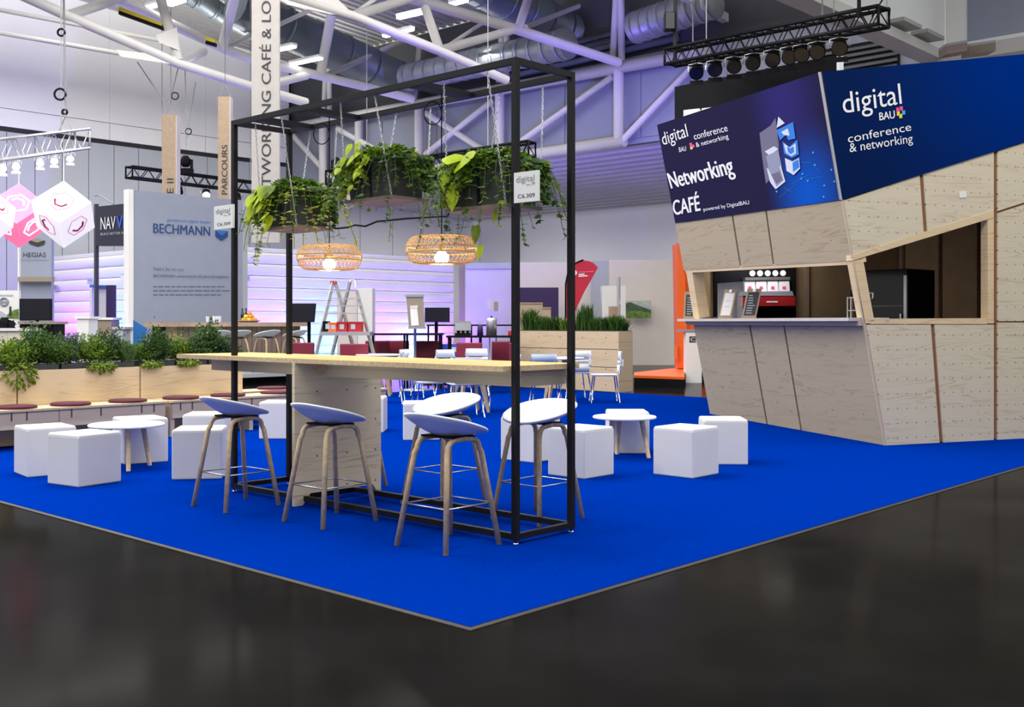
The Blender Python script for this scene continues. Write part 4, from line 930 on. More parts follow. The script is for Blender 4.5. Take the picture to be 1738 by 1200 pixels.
# ================================================================== LOUNGE: cubes, low tables, benches, planters, chairs
CS = .40
cub = thing('cube_stool', 'white cube stool in the left foreground, front one of its pair', 'stool', (0, 0, 0), 0, 'white cube stools')
part(cub, 'body', MB().rbox((-CS/2, -CS/2, 0), (CS/2, CS/2, CS-.006), .010, 2), 'cube_white', True)
part(cub, 'cushion_top', MB().rbox((-CS/2+.001, -CS/2+.001, CS-.03), (CS/2-.001, CS/2-.001, CS+.010), .018, 3), 'cube_white', True)
def near(u, v, rz):        # near corner on the carpet -> centre
    p = G(u, v); a = V((math.cos(rz), math.sin(rz), 0)); b = V((-math.sin(rz), math.cos(rz), 0)); return p+(a+b)*CS/2
def front(u, v): return G(u, v)+FW*CS/2
AF = TH
cubes = [(near(133, 829, R(10)), R(10), None),
    (near(46, 812, R(-8)), R(-8), 'white cube stool at the far left, rear one of its pair'),
    (near(211, 790, R(-12)), R(-12), 'white cube stool behind the round table on the left'),
    (front(328, 815), AF+R(8), 'white cube stool just left of the leftmost bar stool'),
    (front(343, 777), AF+R(4), 'white cube stool behind another cube by the burgundy cushions'),
    (front(470, 746), AF, 'white cube stool between the left frame posts'),
    (front(622, 735), AF, 'white cube stool peeking out behind the plywood leg panel'),
    (front(712, 748), AF+R(6), 'white cube stool behind the two nearest bar stools'),
    (near(905, 787, R(2)), R(2), 'white cube stool behind the near frame post'),
    (near(992, 815, 0), 0, 'white cube stool right of the near frame posts'),
    (front(1068, 771), AF, 'white cube stool behind the round table on the right'),
    (near(1176, 814, 0), 0, 'white cube stool in front on the right, standing free'),
    (front(1234, 790), AF-R(3), 'white cube stool at the far right, partly hidden by the one in front')]
for p, rz, lab in cubes:
    p = V((p.x, p.y, CZ))
    if lab is None: cub.location = p; cub.rotation_euler = (0, 0, rz)
    else: dup(cub, p, rz, lab)

def low_table(c, r, lab, legs, h=.395):
    t = thing('low_table', lab, 'table', (c.x, c.y, CZ), group='round white coffee tables')
    part(t, 'tabletop', MB().lathe([(r-.006, h-.022), (r, h-.016), (r, h-.006), (r-.006, h)], 40), 'white', True)
    for k in range(3):
        a = legs+2*math.pi*k/3; d = V((math.cos(a), math.sin(a), 0))
        part(t, 'leg', MB().tube([d*.235, d*.165+V((0, 0, h-.023))], .02, 8, taper=[.019, .026]), 'leg_oak', True)
    part(t, 'leg_mount', MB().lathe([(.19, h-.034), (.19, h-.0225)], 20), 'white', True)
low_table(G(215, 720, .395), .325, 'round white coffee table on three oak legs among the left cubes', TH+R(203))
low_table(G(1060, 707, .395), .305, 'round white coffee table on three oak legs among the right cubes', TH+R(12))

# ---- benches with slotted aprons
BZ = .415
def bench(x0, x1, y0, y1, lab, slots, end=True):
    t = thing('plywood_bench', lab, 'bench', ((x0+x1)/2, (y0+y1)/2, CZ), group='plywood benches')
    part(t, 'seat_board', MB().box((x0, y0, BZ-.024), (x1, y1, BZ)), 'ply_bench')
    part(t, 'seat_edge', MB().box((x0, y0-.002, BZ-.022), (x1, y0, BZ-.002)), 'ply_edge')
    n = 3; L_ = x1-x0
    for k in range(n):
        a, b = x0+.02+(L_-.04)*k/n, x0+.02+(L_-.04)*(k+1)/n
        part(t, 'apron', MB().box((a+.004, y0+.02, BZ-.20), (b-.004, y0+.042, BZ-.025)), 'ply_apron')
    for x in [x0+.015+(L_-.08)*k/n for k in range(n+1)]:
        part(t, 'leg', MB().box((x, y0+.044, CZ), (x+.05, y1-.03, BZ-.025)), 'ply_apron')
    for x in slots: part(t, 'slot', MB().box((x-.008, y0+.017, BZ-.115), (x+.008, y0+.021, BZ-.026)), 'seam_dark')
def bx(u, y=7.85): return PY(u, 690, y).x
bench(-.62, 3.06, 7.85, 8.30, 'plywood bench at the left with slotted front under the first cushions', [bx(u) for u in (21, 47, 123, 173, 242, 263)])
bench(3.10, 6.3, 7.85, 8.30, 'plywood bench continuing right behind the left frame posts', [bx(u) for u in (308, 328, 429, 499)])
bench(4.55, 6.6, 8.62, 9.07, 'plywood bench behind the planter end, mostly hidden', [5.0, 5.2])
def cushion(x, y, lab, r=.205):
    single('seat_cushion', lab, 'cushion', MB().lathe([(r*.9, BZ+.001), (r, BZ+.008), (r, BZ+.022), (r*.95, BZ+.03), (r*.5, BZ+.034)], 28, (x, y, 0)), 'burgundy', (x, y, BZ+.001), 'burgundy seat cushions')
for u, v, lab in ((27, 697, 'round burgundy cushion at the left end of the bench'), (120, 688, 'round burgundy cushion, second from the left on the bench'), (217, 681, 'round burgundy cushion, third from the left on the bench'),
                  (307, 676, 'round burgundy cushion, fourth from the left on the bench'), (387, 671, 'round burgundy cushion beside the leftmost frame post'), (470, 665, 'round burgundy cushion seen behind the second frame post')):
    p = G(u, v, BZ+.02); cushion(PY(u, v, 8.06).x, 8.06, lab)
cushion(5.15, 8.85, 'round burgundy cushion on the rear bench under the bar platform')

# ---- long planter boxes behind the bench
PZ = .79
def leafy(mb, rng, c, rad, n, size, up=.4, cone=False):
    for _ in range(n):
        a = rng.uniform(0, 6.28); b = rng.uniform(-1, 1); r3 = rng.random()**(1/3); q = math.sqrt(1-b*b)
        p = V((c[0]+rad[0]*r3*q*math.cos(a), c[1]+rad[1]*r3*q*math.sin(a), c[2]+rad[2]*r3*b))
        d = V((math.cos(a)*q, math.sin(a)*q, b*.6+up+rng.uniform(-.7, .7))).normalized(); s = size*rng.uniform(.6, 1.4)
        x = d.cross(V((rng.uniform(-1, 1), rng.uniform(-1, 1), 1))).normalized()*s*.32; nn = x.cross(d).normalized()*s*.12
        mb.add([p, p+d*s*.5+x-nn, p+d*s, p+d*s*.5-x-nn, p+d*s*.5+nn], [[0, 1, 4], [1, 2, 4], [2, 3, 4], [3, 0, 4]])
for k, (x0, x1, lab) in enumerate(((.22, 1.575, 'plywood planter box at the left edge under the trailing plant'), (1.59, 2.965, 'plywood planter box behind the middle of the left bench'), (2.98, 4.335, 'plywood planter box ending at the leftmost frame post'))):
    t = thing('planter_box', lab, 'planter', ((x0+x1)/2, 8.58, CZ), group='plywood planter boxes')
    part(t, 'front_panel', MB().box((x0, 8.315, CZ), (x1, 8.335, PZ)), 'ply_bench'); part(t, 'back_panel', MB().box((x0, 8.80, CZ), (x1, 8.82, PZ)), 'ply_bench')
    part(t, 'end_panel', MB().box((x0, 8.335, CZ), (x0+.02, 8.80, PZ)), 'ply_edge'); part(t, 'end_panel', MB().box((x1-.02, 8.335, CZ), (x1, 8.80, PZ)), 'ply_edge')
    part(t, 'fill_board', MB().box((x0+.02, 8.335, .6), (x1-.02, 8.80, .62)), 'soil')
    for j in range(3):
        a = x0+.05+j*(x1-x0-.06)/3; part(t, 'liner_trough', MB().box((a, 8.36, .62), (a+(x1-x0-.06)/3-.03, 8.77, PZ+.055)), 'pot')
def shrub(u, vt, lab, rx, m, seed, size=.045, n=520, y=8.56, kind='bush', drop=0., name='herb_plant'):
    rng = random.Random(seed); p = PY(u, vt, y); zt = p.z; z0 = PZ+.05; h = zt-z0
    t = thing(name, lab, 'plant', (p.x, y, z0+.007), group='herbs in the plywood planters')
    st_ = MB()
    for k in range(9):
        a = rng.uniform(0, 6.28); r2 = rng.uniform(.2, .8)*rx
        st_.tube([(p.x+.2*r2*math.cos(a), y+.1*r2*math.sin(a), z0+.007), (p.x+r2*math.cos(a)*.7, y+.15*math.sin(a), z0+h*.8)], .004, 4)
    part(t, 'stems', st_, 'leaf_dark', kind='stuff')
    for j, mm in enumerate(m):
        mb = MB()
        if kind == 'spiky':
            for _ in range(60):
                a = rng.uniform(0, 6.28); r2 = rng.random()*rx; bx_ = p.x+r2*math.cos(a)*.6; by = y+.16*math.sin(a)*rng.random(); tx = bx_+rng.uniform(-.12, .12); hh = h*rng.uniform(.55, 1.05)
                for q in range(14):
                    f = .1+.9*q/14; c = V((bx_+(tx-bx_)*f, by, z0+hh*f))
                    for s in (-1, 1):
                        d = V((s*rng.uniform(.3, 1), rng.uniform(-1, 1), 1)).normalized(); mb.add([c, c+d*size*.5+V((.004, 0, 0)), c+d*size, c+d*size*.5-V((.004, 0, 0))], [[0, 1, 2, 3]])
        else:
            nbr = 26
            for _ in range(nbr):
                a = rng.uniform(0, 6.28); rr2 = rng.random()**.6; tip = V((p.x+rx*1.15*rr2*math.cos(a), y+.23*rr2*math.sin(a), z0+h*(1.05-.55*rr2*rr2)*rng.uniform(.6, 1.05))); base = V((p.x+.3*rx*math.cos(a), y+.08*math.sin(a), z0)); cr = rng.uniform(.02, .05)
                for _ in range(int(n*1.3/nbr)):
                    f = rng.uniform(.15, 1)**.8; c = base+(tip-base)*f+V((rng.gauss(0, cr), rng.gauss(0, cr), rng.gauss(0, cr*.8)))
                    d = ((tip-base).normalized()*.5+V((rng.uniform(-1, 1), rng.uniform(-1, 1), rng.uniform(-.5, .8)))).normalized(); sz = size*rng.uniform(.5, 1.2)
                    x = d.cross(V((rng.uniform(-1, 1), rng.uniform(-1, 1), 1))).normalized()*sz*.3; nn = x.cross(d).normalized()*sz*.1
                    mb.add([c, c+d*sz*.5+x-nn, c+d*sz, c+d*sz*.5-x-nn, c+d*sz*.5+nn], [[0, 1, 4], [1, 2, 4], [2, 3, 4], [3, 0, 4]])
        if drop and j == len(m)-1:
            leafy(mb, rng, (p.x, 8.29, z0-drop*.35), (rx*.8, .05, drop*.7), int(n*.5), size, -.8)
        part(t, 'foliage', mb, mm, kind='stuff')
HL = [(20, 578, 'bright trailing green plant hanging over the planter at the left edge', .22, ('leaf_mid', 'leaf_light', 'leaf_light'), .05, 420, 'bush', .22),
      (62, 553, 'tall feathery herb right of the trailing plant', .21, ('leaf_grey', 'leaf_mid', 'leaf_mid'), .045, 620, 'bush', 0),
      (100, 580, 'low mid green herb between the feathery herb and the rosemary', .17, ('leaf_mid', 'leaf_mid'), .04, 420, 'bush', 0),
      (118, 566, 'spiky rosemary like herb beside the feathery herb', .2, ('leaf_grey', 'leaf_grey'), .035, 300, 'spiky', 0),
      (158, 572, 'light green herb spilling over the planter joint', .2, ('leaf_mid', 'leaf_light', 'leaf_light'), .038, 520, 'bush', .09),
      (182, 557, 'tall dark sage plant behind the light green herb', .17, ('leaf_grey', 'leaf_dark'), .045, 420, 'bush', 0),
      (208, 580, 'low lavender like spikes left of the round bush', .18, ('leaf_grey', 'leaf_mid'), .035, 300, 'spiky', 0),
      (238, 585, 'fresh green mint left of the round bush', .17, ('leaf_mid', 'leaf_light'), .038, 420, 'bush', .05),
      (265, 558, 'rounded dense dark bush before the grey sign', .17, ('leaf_dark', 'leaf_mid', 'leaf_dark'), .03, 900, 'bush', 0),
      (300, 570, 'yellowish green herb right of the round bush', .17, ('leaf_mid', 'leaf_light', 'leaf_light'), .04, 420, 'bush', .04),
      (330, 566, 'mid green leafy herb left of the basil', .16, ('leaf_grey', 'leaf_mid'), .045, 420, 'bush', 0),
      (354, 548, 'tall basil plant near the leftmost frame post', .16, ('leaf_grey', 'leaf_dark', 'leaf_mid'), .05, 420, 'bush', 0),
      (382, 574, 'dark low herb at the right end of the planter', .15, ('leaf_dark', 'leaf_grey'), .045, 480, 'bush', 0)]
for i, (u, v, lab, rx, m, s, n, kd, dp) in enumerate(HL): shrub(u, v, lab, rx, m, 100+i, s, n, kind=kd, drop=dp, y=8.56 if i % 2 else 8.5)

# ---- plank planter at the back of the carpet
GZ = 1.135; x0, x1, y0, y1 = 12.62, 13.05, 8.80, 11.3
gp = thing('plank_planter', 'tall plank planter with grasses at the back of the carpet', 'planter', ((x0+x1)/2, (y0+y1)/2, CZ))
zz = [.02, .47, .80, GZ]
for k in range(3):
    part(gp, 'plank', MB().box((x0, y0+.002, zz[k]+.006), (x0+.025, y1, zz[k+1]-.006)), 'ply_planter')
part(gp, 'end_board', MB().box((x0, y0-.025, .02), (x1, y0, GZ)), 'ply_planter'); part(gp, 'end_board', MB().box((x0+.025, y1-.025, .02), (x1-.025, y1, GZ)), 'ply_planter')
part(gp, 'back_board', MB().box((x1-.025, y0, .02), (x1, y1, GZ)), 'ply_planter'); part(gp, 'soil', MB().box((x0+.026, y0+.001, GZ-.06), (x1-.026, y1-.026, GZ-.03)), 'soil')
part(gp, 'top_liner', MB().box((x0+.026, y0+.002, GZ-.03), (x0+.045, y1-.03, GZ+.012)).box((x0+.026, y0-.02, GZ+.001), (x1-.03, y0+.002, GZ+.012)), 'pot')
part(gp, 'backing', MB().box((x0+.026, y0+.003, .03), (x0+.03, y1-.03, GZ-.01)), 'seam_dark')
gl = [(900, 520, 'tall arching grass at the left of the plank planter', 'leaf_mid'), (918, 533, 'bushy grass second from the left in the plank planter', 'leaf_mid'), (940, 535, 'grass tuft left of the right frame post', 'leaf_dark'), (966, 537, 'grass tuft just right of the right frame post', 'leaf_light'),
      (993, 519, 'tall spiky reed in the middle of the plank planter', 'leaf_dark'), (1012, 540, 'low grass right of the tall reed', 'leaf_mid'), (1030, 535, 'fern like grass left of the landscape picture', 'leaf_dark'), (1048, 532, 'bright green grass below the landscape picture', 'leaf_mid'), (1064, 540, 'dark grass hanging over the right end of the plank planter', 'leaf_dark')]
for i, (u, v, lab, m) in enumerate(gl):
    rng = random.Random(300+i); p = PX(u, v, 12.84); h = p.z-GZ+.05; py = max(y0+.12, min(y1-.1, p.y)); t = thing('ornamental_grass', lab, 'grass', (12.84, py, GZ-.03), group='grasses in the plank planter')
    for mm, nb in ((m, 150), ('leaf_mid' if m == 'leaf_dark' else 'leaf_dark', 110)):
        mb = MB()
        for _ in range(nb):
            a = rng.uniform(0, 6.28); L_ = h*rng.uniform(.6, 1.1); sp = rng.uniform(.05, .16 if 'reed' in lab else .26); q0 = V((12.84+rng.uniform(-.12, .12), py+rng.uniform(-.12, .12), GZ-.03)); o = V((math.cos(a)*.8, math.sin(a), 0))
            q1 = q0+o*sp*.4+UP*L_*.65; q2 = q0+o*sp+UP*L_*(1 if 'reed' in lab else .85); x = UP.cross(o).normalized()*.008
            mb.add([q0-x, q0+x, q1+x*1.2, q1-x*1.2, q2], [[0, 1, 2, 3], [3, 2, 4]])
        part(t, 'blades', mb, mm, kind='stuff')

# ---- round wooden-leg tables and shell chairs in the middle
def dining(c, lab, r=.40, h=.73, rot=0):
    t = thing('round_table', lab, 'table', (c.x, c.y, CZ), group='round white tables')
    part(t, 'tabletop', MB().lathe([(r-.01, h-.03), (r, h-.02), (r, h-.005), (r-.005, h)], 36), 'white', True)
    for k in range(4):
        a = rot+math.pi/2*k; d = V((math.cos(a), math.sin(a), 0)); s_ = UP.cross(d)
        m2 = MB(); lo = d*.30; hi = d*.14+UP*(h-.031)
        m2.prism([lo-s_*.012-d*.02, lo+s_*.012-d*.02, lo+s_*.012+d*.02, lo-s_*.012+d*.02], [hi-s_*.02-d*.06, hi+s_*.02-d*.06, hi+s_*.02+d*.05, hi-s_*.02+d*.05])
        part(t, 'leg', m2, 'leg_oak', True)
dining(P(797, 690, 15.7), 'round white table on tapered wooden legs seen below the high table', rot=R(20)); dining(P(950, 690, 17.4), 'round white table on wooden legs before the plank planter', rot=R(5)); dining(P(642, 660, 19.2), 'round white table beside the step ladder', rot=0)
def make_chair(shellm, lab):
    t = thing('shell_chair', lab, 'chair', (0, 0, 0), 0, 'shell chairs around the round tables')
    # faces +x ; seat .44 m high
    part(t, 'seat', MB().rbox((-.20, -.21, .438), (.22, .21, .456), .008, 1), shellm, True)
    NB = 10; mb = MB()
    def sl(z0, z1):
        vs = []; 
        for th in (0, .012):
            for z in (z0, z1):
                for k in range(NB+1):
                    yv = -1+2*k/NB; w_ = .205-.03*max(0, (.56-z)/.1) - (.012 if z > .8 else 0)
                    x = -.215-.16*(z-.45)*.5-.03*(1-yv*yv)-th; vs.append(V((x, yv*w_, z)))
        n = NB+1; fs = []
        for k in range(NB): fs += [[k, k+1, n+k+1, n+k][::-1], [2*n+k, 2*n+k+1, 3*n+k+1, 3*n+k], [n+k, n+k+1, 3*n+k+1, 3*n+k][::-1], [k, k+1, 2*n+k+1, 2*n+k]]
        fs += [[0, n, 3*n, 2*n], [NB, n+NB, 3*n+NB, 2*n+NB][::-1]]
        mb.add(vs, fs, True)
    sl(.46, .60); sl(.622, .665); sl(.685, .82)
    for s in (-1, 1): mb.box((-.29, s*.17-.02, .59), (-.258, s*.17+.02, .70))
    part(t, 'backrest', mb, shellm, True)
    for sx in (-1, 1):
        for sy in (-1, 1):
            part(t, 'leg', MB().tube([(sx*.23+.0, sy*.235, 0), (sx*.17, sy*.17, .43)], .0095, 8), 'chrome', True)
    part(t, 'under_frame', MB().box((-.17, -.175, .425), (.17, -.155, .437)).box((-.17, .155, .425), (.17, .175, .437)), 'chrome', True)
    return t
LEFT, RIGHT, AWAY, TOWARD = TH+R(90), TH-R(90), TH, TH+R(180)
cw = make_chair('chair_white', 'white shell chair in side view before the plank planter'); p = P(1026, 690, 17.6); cw.location = (p.x, p.y, CZ); cw.rotation_euler = (0, 0, LEFT)
cb = make_chair('chair_blue', 'grey blue shell chair with its back to the camera, left of the near posts'); p = P(788, 690, 14.9); cb.location = (p.x, p.y, CZ); cb.rotation_euler = (0, 0, AWAY+R(15))
for src, u, D, rz, lab in ((cw, 977, 18.3, AWAY+R(12), 'white slotted shell chair right of the right frame post'), (cb, 926, 16.4, AWAY-R(8), 'grey blue shell chair between the two near frame posts'), (cw, 808, 19.3, TOWARD, 'white shell chair back seen above the high table'),
                           (cw, 728, 15.5, RIGHT+R(15), 'white shell chair in side view below the high table, facing right'), (cw, 661, 17.4, LEFT, 'white shell chair in side view beside the plywood leg panel'), (cw, 851, 15.8, LEFT-R(10), 'white shell chair behind the near frame post, facing left'),
                           (cw, 770, 18.6, TOWARD+R(40), 'white shell chair farther back below the high table'), (cw, 708, 18.9, RIGHT-R(20), 'white shell chair farthest back beside the round table')):
    p = P(u, 690, D); dup(src, (p.x, p.y, CZ), rz, lab)

# ================================================================== BACKGROUND STANDS
# ---- inflated white pavilion with scalloped, LED-washed walls
TCX, TCY, TZT = 11.7, 21.8, 3.2
tn = thing('inflatable_pavilion', 'white inflatable pavilion with quilted walls washed in blue and violet light', 'pavilion', (TCX, TCY, 0))
NRW = 10; rh = TZT/NRW
def baffle(p0, d, n, L_, z0, cell=.62):
    nu = int(L_/cell)*4; nv = 7; vs = []; fs = []
    for i in range(nu+1):
        s = L_*i/nu; cw_ = abs(math.sin(math.pi*s/cell))**.5
        for j in range(nv+1):
            a = math.pi*j/nv; vs.append(V(p0)+d*s+n*(.02+(.075*math.sin(a)**.8)*(.72+.28*cw_))+UP*(z0+rh*(.5-.5*math.cos(a))))
    for i in range(nu):
        for j in range(nv): q = i*(nv+1)+j; fs.append([q, q+nv+1, q+nv+2, q+1])
    return MB().add(vs, fs, True)
for k in range(NRW):
    part(tn, 'wall_baffle', baffle((TCX, TCY, 0), V((1, 0, 0)), V((0, -1, 0)), 9.3, k*rh), 'tent')
    part(tn, 'wall_baffle', baffle((TCX, TCY, 0), V((0, 1, 0)), V((-1, 0, 0)), 9.0, k*rh), 'tent')
part(tn, 'inner_wall', MB().box((TCX, TCY, 0), (TCX+9.3, TCY+.06, TZT)).box((TCX, TCY+.06, 0), (TCX+.06, TCY+9, TZT)), 'tent')
part(tn, 'roof', MB().box((TCX-.05, TCY-.05, TZT), (TCX+9.3, TCY+9, TZT+.12)), 'tent')
def slab(par, nm, u0, u1, v0, v1, D, m, th=.1, floor=False):
    a, b = P(u0, v1, D), P(u1, v1, D); c, d = P(u1, v0, D), P(u0, v0, D)
    if floor: a.z = b.z = 0
    return part(par, nm, MB().prism([a, b, c, d], [p+FW*th for p in (a, b, c, d)]), m)
pz = thing('entrance_porch', 'pale blue white porch box at the pavilion entrance behind the ladder', 'porch', G(615, 628))
slab(pz, 'front', 607, 632, 489, 600, 28.3, 'white', .6, True); slab(pz, 'side_panel', 572, 606, 494, 600, 28.6, 'cream', .4, True)
pz = thing('entrance_door', 'pavilion door opening with dark curtain left of the grey sign', 'door', V((P(170, 560, 30).x, P(170, 560, 30).y, 0)))
slab(pz, 'door_leaf', 163, 180, 488, 545, 28.6, 'white', .08, True); slab(pz, 'lintel', 152, 181, 484, 488, 28.5, 'blue_print', .15); slab(pz, 'curtain', 180, 196, 484, 553, 28.4, 'purple_dark', .06, True); slab(pz, 'jamb', 152, 156, 488, 553, 28.5, 'tent', .12, True)
for u0, u1, v0, v1, m, lab in ((148, 157, 472, 482, 'ink_light', 'small grey notice on the pavilion left of the dark post'), (88, 96, 484, 492, 'ink_grey', 'small dark notice at the left edge of the pavilion'), (205, 218, 462, 476, 'white', 'small white notice on the pavilion beside the grey sign'), (419, 424, 468, 477, 'ink_light', 'small notice on the pavilion right of the leftmost frame post')):
    pp = PX(u0, v0, TCX-.15) if u0 < 300 else PY(u0, v0, TCY-.15); n = V((-1, 0, 0)) if u0 < 300 else V((0, -1, 0)); pl = Plane(pp, n)
    t = thing('wall_notice', lab, 'notice', pl.hit(u0, v1), group='notices on the pavilion'); board_on(t, 'plate', pl, ((u0, v0), (u1, v0), (u1, v1), (u0, v1)), m, .03, .03); board_on(t, 'plate_line', pl, ((u0+1, v0+3), (u1-1, v0+3), (u1-1, v0+4), (u0+1, v0+4)), 'ink_grey', .01, .04)
CY_, VI_ = (.02, .36, 1), (.36, .03, 1)
ups = [(TCX+.5+i*1.02, TCY-.7, 'x', c) for i, c in enumerate((CY_, VI_, VI_, CY_, CY_, VI_, VI_, CY_, VI_))]+[(TCX-.7, TCY+.5+i*1.25, 'y', c) for i, c in enumerate((VI_, VI_, CY_, CY_, VI_, VI_))]
ordw = ('first', 'second', 'third', 'fourth', 'fifth', 'sixth', 'seventh', 'eighth', 'ninth')
for i, (x, y, ax, c) in enumerate(ups):
    o = lamp('uplight_beam', 'AREA', (x, y, .12), 60, c, (x if ax == 'x' else x+.70, y if ax == 'y' else y+.70, 1.3), shape='RECTANGLE', size=.5, size_y=.12)
    t = thing('led_uplight', ('cyan' if c == CY_ else 'violet')+' floor uplight, '+ordw[i if i < 9 else i-9]+' from the corner along the '+('right' if i < 9 else 'left')+' pavilion wall', 'uplight', (x, y, 0), group='LED uplights around the pavilion')
    part(t, 'housing', MB().box((x-.14, y-.07, 0), (x+.14, y+.07, .07)), 'black'); part(t, 'led_face', MB().box((x-.12, y-.05, .07), (x+.12, y+.05, .085)), 'led_cyan' if c == CY_ else 'led_violet')

# ---- grey sign board with lettering
sb = thing('sign_board', 'tall grey sign board with blue lettering behind the herb planter', 'sign', PY(219, 560, 19.7))
pl = Plane(PY(300, 400, 19.7), (0, 1, 0))
za, zb = PY(222, 322, 19.7), PY(412, 337.5, 19.7)
part(sb, 'panel', MB().box((za.x, 19.7, 0), (zb.x, 19.9, za.z)), 'board_grey'); part(sb, 'edge_strip', MB().box((za.x-.06, 19.69, 0), (za.x+.06, 19.91, za.z+.01)), 'white'); part(sb, 'edge_strip', MB().box((zb.x, 19.69, 0), (zb.x+.13, 19.92, za.z)), 'panel_wall')
def stx(s, a, b, c, m, **k): return text_on(sb, s, pl, a, b, c, m, .012, **k)
stx('BECHMANN', (260, 395.5), (356, 400.5), (260, 379), 'navy', bold=.003); stx('gemeinsam digital bauen', (283, 377), (356, 381), (283, 370.5), 'blue_print')
stx('Feiern Sie mit uns', (260, 459.5), (311, 460.5), (260, 453), 'ink_mid'); stx('BECHMANN unterstreicht 50 Jahre Kompetenz', (260, 472), (388, 473.5), (260, 465.5), 'ink_mid', bold=.0006)
for v0, L_ in ((485.5, 128), (492.5, 128), (499.5, 118)):
    u = 260; rng = random.Random(v0)
    while u < 260+L_-6:
        w_ = rng.uniform(5, 14); print_on(sb, 'small_print', pl, ((u, v0), (u+w_, v0), (u+w_, v0+2), (u, v0+2)), 'ink_mid', .012); u += w_+2
print_on(sb, 'blue_emblem', pl, ((365.5, 391), (387, 392), (387, 402), (376, 409), (365.5, 401)), 'navy', .014); print_on(sb, 'blue_emblem', pl, ((365.5, 391), (387, 392), (376, 400)), 'blue_print', .016)
print_on(sb, 'blue_triangle', pl, ((226, 543), (250, 558), (240, 600), (226, 640)), 'blue_print', .014)

# ---- dark sign box on a post
pl = Plane(PX(190, 380, PX(190, 380, 10).x), (1, 0, 0)); q0 = P(163, 380, 28.2); pl = Plane(q0, (1, 0, 0))
nv = thing('sign_box', 'dark navy sign box with white and blue lettering behind the grey board', 'sign', pl.hit(163, 417))
board_on(nv, 'box', pl, ((162, 351), (262, 340), (262, 417), (162, 417.5)), 'navvis', .25)
text_on(nv, 'NAV', pl, (172, 390), (197, 388.5), (172, 369), 'ink_white', .02); text_on(nv, 'VIS', pl, (199, 388.4), (221, 387), (199, 366.5), 'ink_blue', .02, bold=.01)
text_on(nv, 'BUILD BETTER REALITY', pl, (172, 399.5), (228, 396.5), (172, 395.5), 'ink_light', .02)
b0 = pl.hit(160.5, 417); part(nv, 'post', MB().cbox((b0.x+.05, b0.y, pl.hit(161, 346).z/2), (.09, .09, pl.hit(161, 346).z)), 'pipe_dark')
b1 = pl.hit(255, 417); part(nv, 'post', MB().cbox((b1.x+.05, b1.y, pl.hit(255, 346).z/2), (.09, .09, pl.hit(255, 346).z)), 'pipe_dark')
part(nv, 'arm_lamp', MB().tube([pl.hit(193, 346), pl.hit(168, 331), pl.hit(161, 332)], .02, 6), 'ink_grey')

# ---- grey panel stand, screens and counters at the left edge
hg = thing('panel_stand', 'pale grey panel stand with dark box emblem under the glowing cubes', 'stand', V((P(60, 560, 25).x, P(60, 560, 25).y, 0)))
pl = Plane(P(60, 450, 25), FW)
a = [pl.hit(32, 395), pl.hit(87, 395)]; part(hg, 'panel', MB().prism([V((a[0].x, a[0].y, 0)), V((a[1].x, a[1].y, 0)), V((a[1].x, a[1].y, 0))+FW*.15, V((a[0].x, a[0].y, 0))+FW*.15], [a[0], a[1], a[1]+FW*.15, a[0]+FW*.15]), 'board_grey')
text_on(hg, 'HEGIAS', pl, (40, 436.5), (78, 436.5), (40, 428.5), 'ink', .012); text_on(hg, 'building imagination', pl, (35, 443.5), (82, 443.5), (35, 439), 'ink_grey', .012)
print_on(hg, 'box_emblem', pl, ((48, 410), (62, 404), (77, 409), (75, 415), (64, 419), (50, 414)), 'ink', .012); print_on(hg, 'box_emblem', pl, ((52, 408), (62, 404), (74, 408), (63, 412)), 'taupe', .014)
slab(hg, 'shelf_band', 30, 88, 470, 478, 24.8, 'taupe', .15); slab(hg, 'edge_post', 30, 32.5, 400, 490, 24.9, 'white', .1, True)
def screen(lab, u0, u1, v0, v1, D, pole=None, tilt=0, nm='monitor'):
    t = thing(nm, lab, 'monitor', V((P((u0+u1)/2, v1, D).x, P((u0+u1)/2, v1, D).y, 0)))
    pts = ((u0+tilt, v0), (u1+tilt, v0), (u1, v1), (u0, v1)); pl = Plane(P(u0, v0, D), FW)
    board_on(t, 'bezel', pl, pts, 'black', .06); board_on(t, 'display', pl, [lerp(p, ((u0+u1)/2+tilt/2, (v0+v1)/2), .06) for p in pts], 'screen', .004, .006)
    b = P(pole or (u0+u1)/2, (v0+v1)/2, D)+FW*.1; part(t, 'pole', MB().tube([V((b.x, b.y, .04)), b], .035, 8), 'black'); part(t, 'foot', MB().cbox((b.x, b.y, .02), (.6, .45, .04), RT, FW), 'black')
screen('large dark monitor at the left edge below the panel emblem', 33, 87, 507, 544, 23.8)
screen('black monitor on a pole stand beside the wooden bar', 491, 533, 515, 547, 21.5, 523, 3)
screen('black monitor on a pole stand right of the flip chart', 721, 763, 522, 547, 23, 740)
wp = thing('picture_panel', 'white panel with dark round emblem and green hill at the left edge', 'panel', V((P(15, 560, 23.5).x, P(15, 560, 23.5).y, 0)))
slab(wp, 'panel', -20, 32, 493, 560, 24.2, 'white', .1, True); pl = Plane(P(10, 520, 24.2), FW)
part(wp, 'round_emblem', MB().tube([pl.hit(7+6.5*math.cos(a_), 512+6.5*math.sin(a_), .02) for a_ in [k*math.pi/8 for k in range(16)]], .02, 5, True), 'ink_grey'); print_on(wp, 'emblem_bar', pl, ((1, 511), (13, 511), (13, 514), (1, 514)), 'ink_grey', .03)
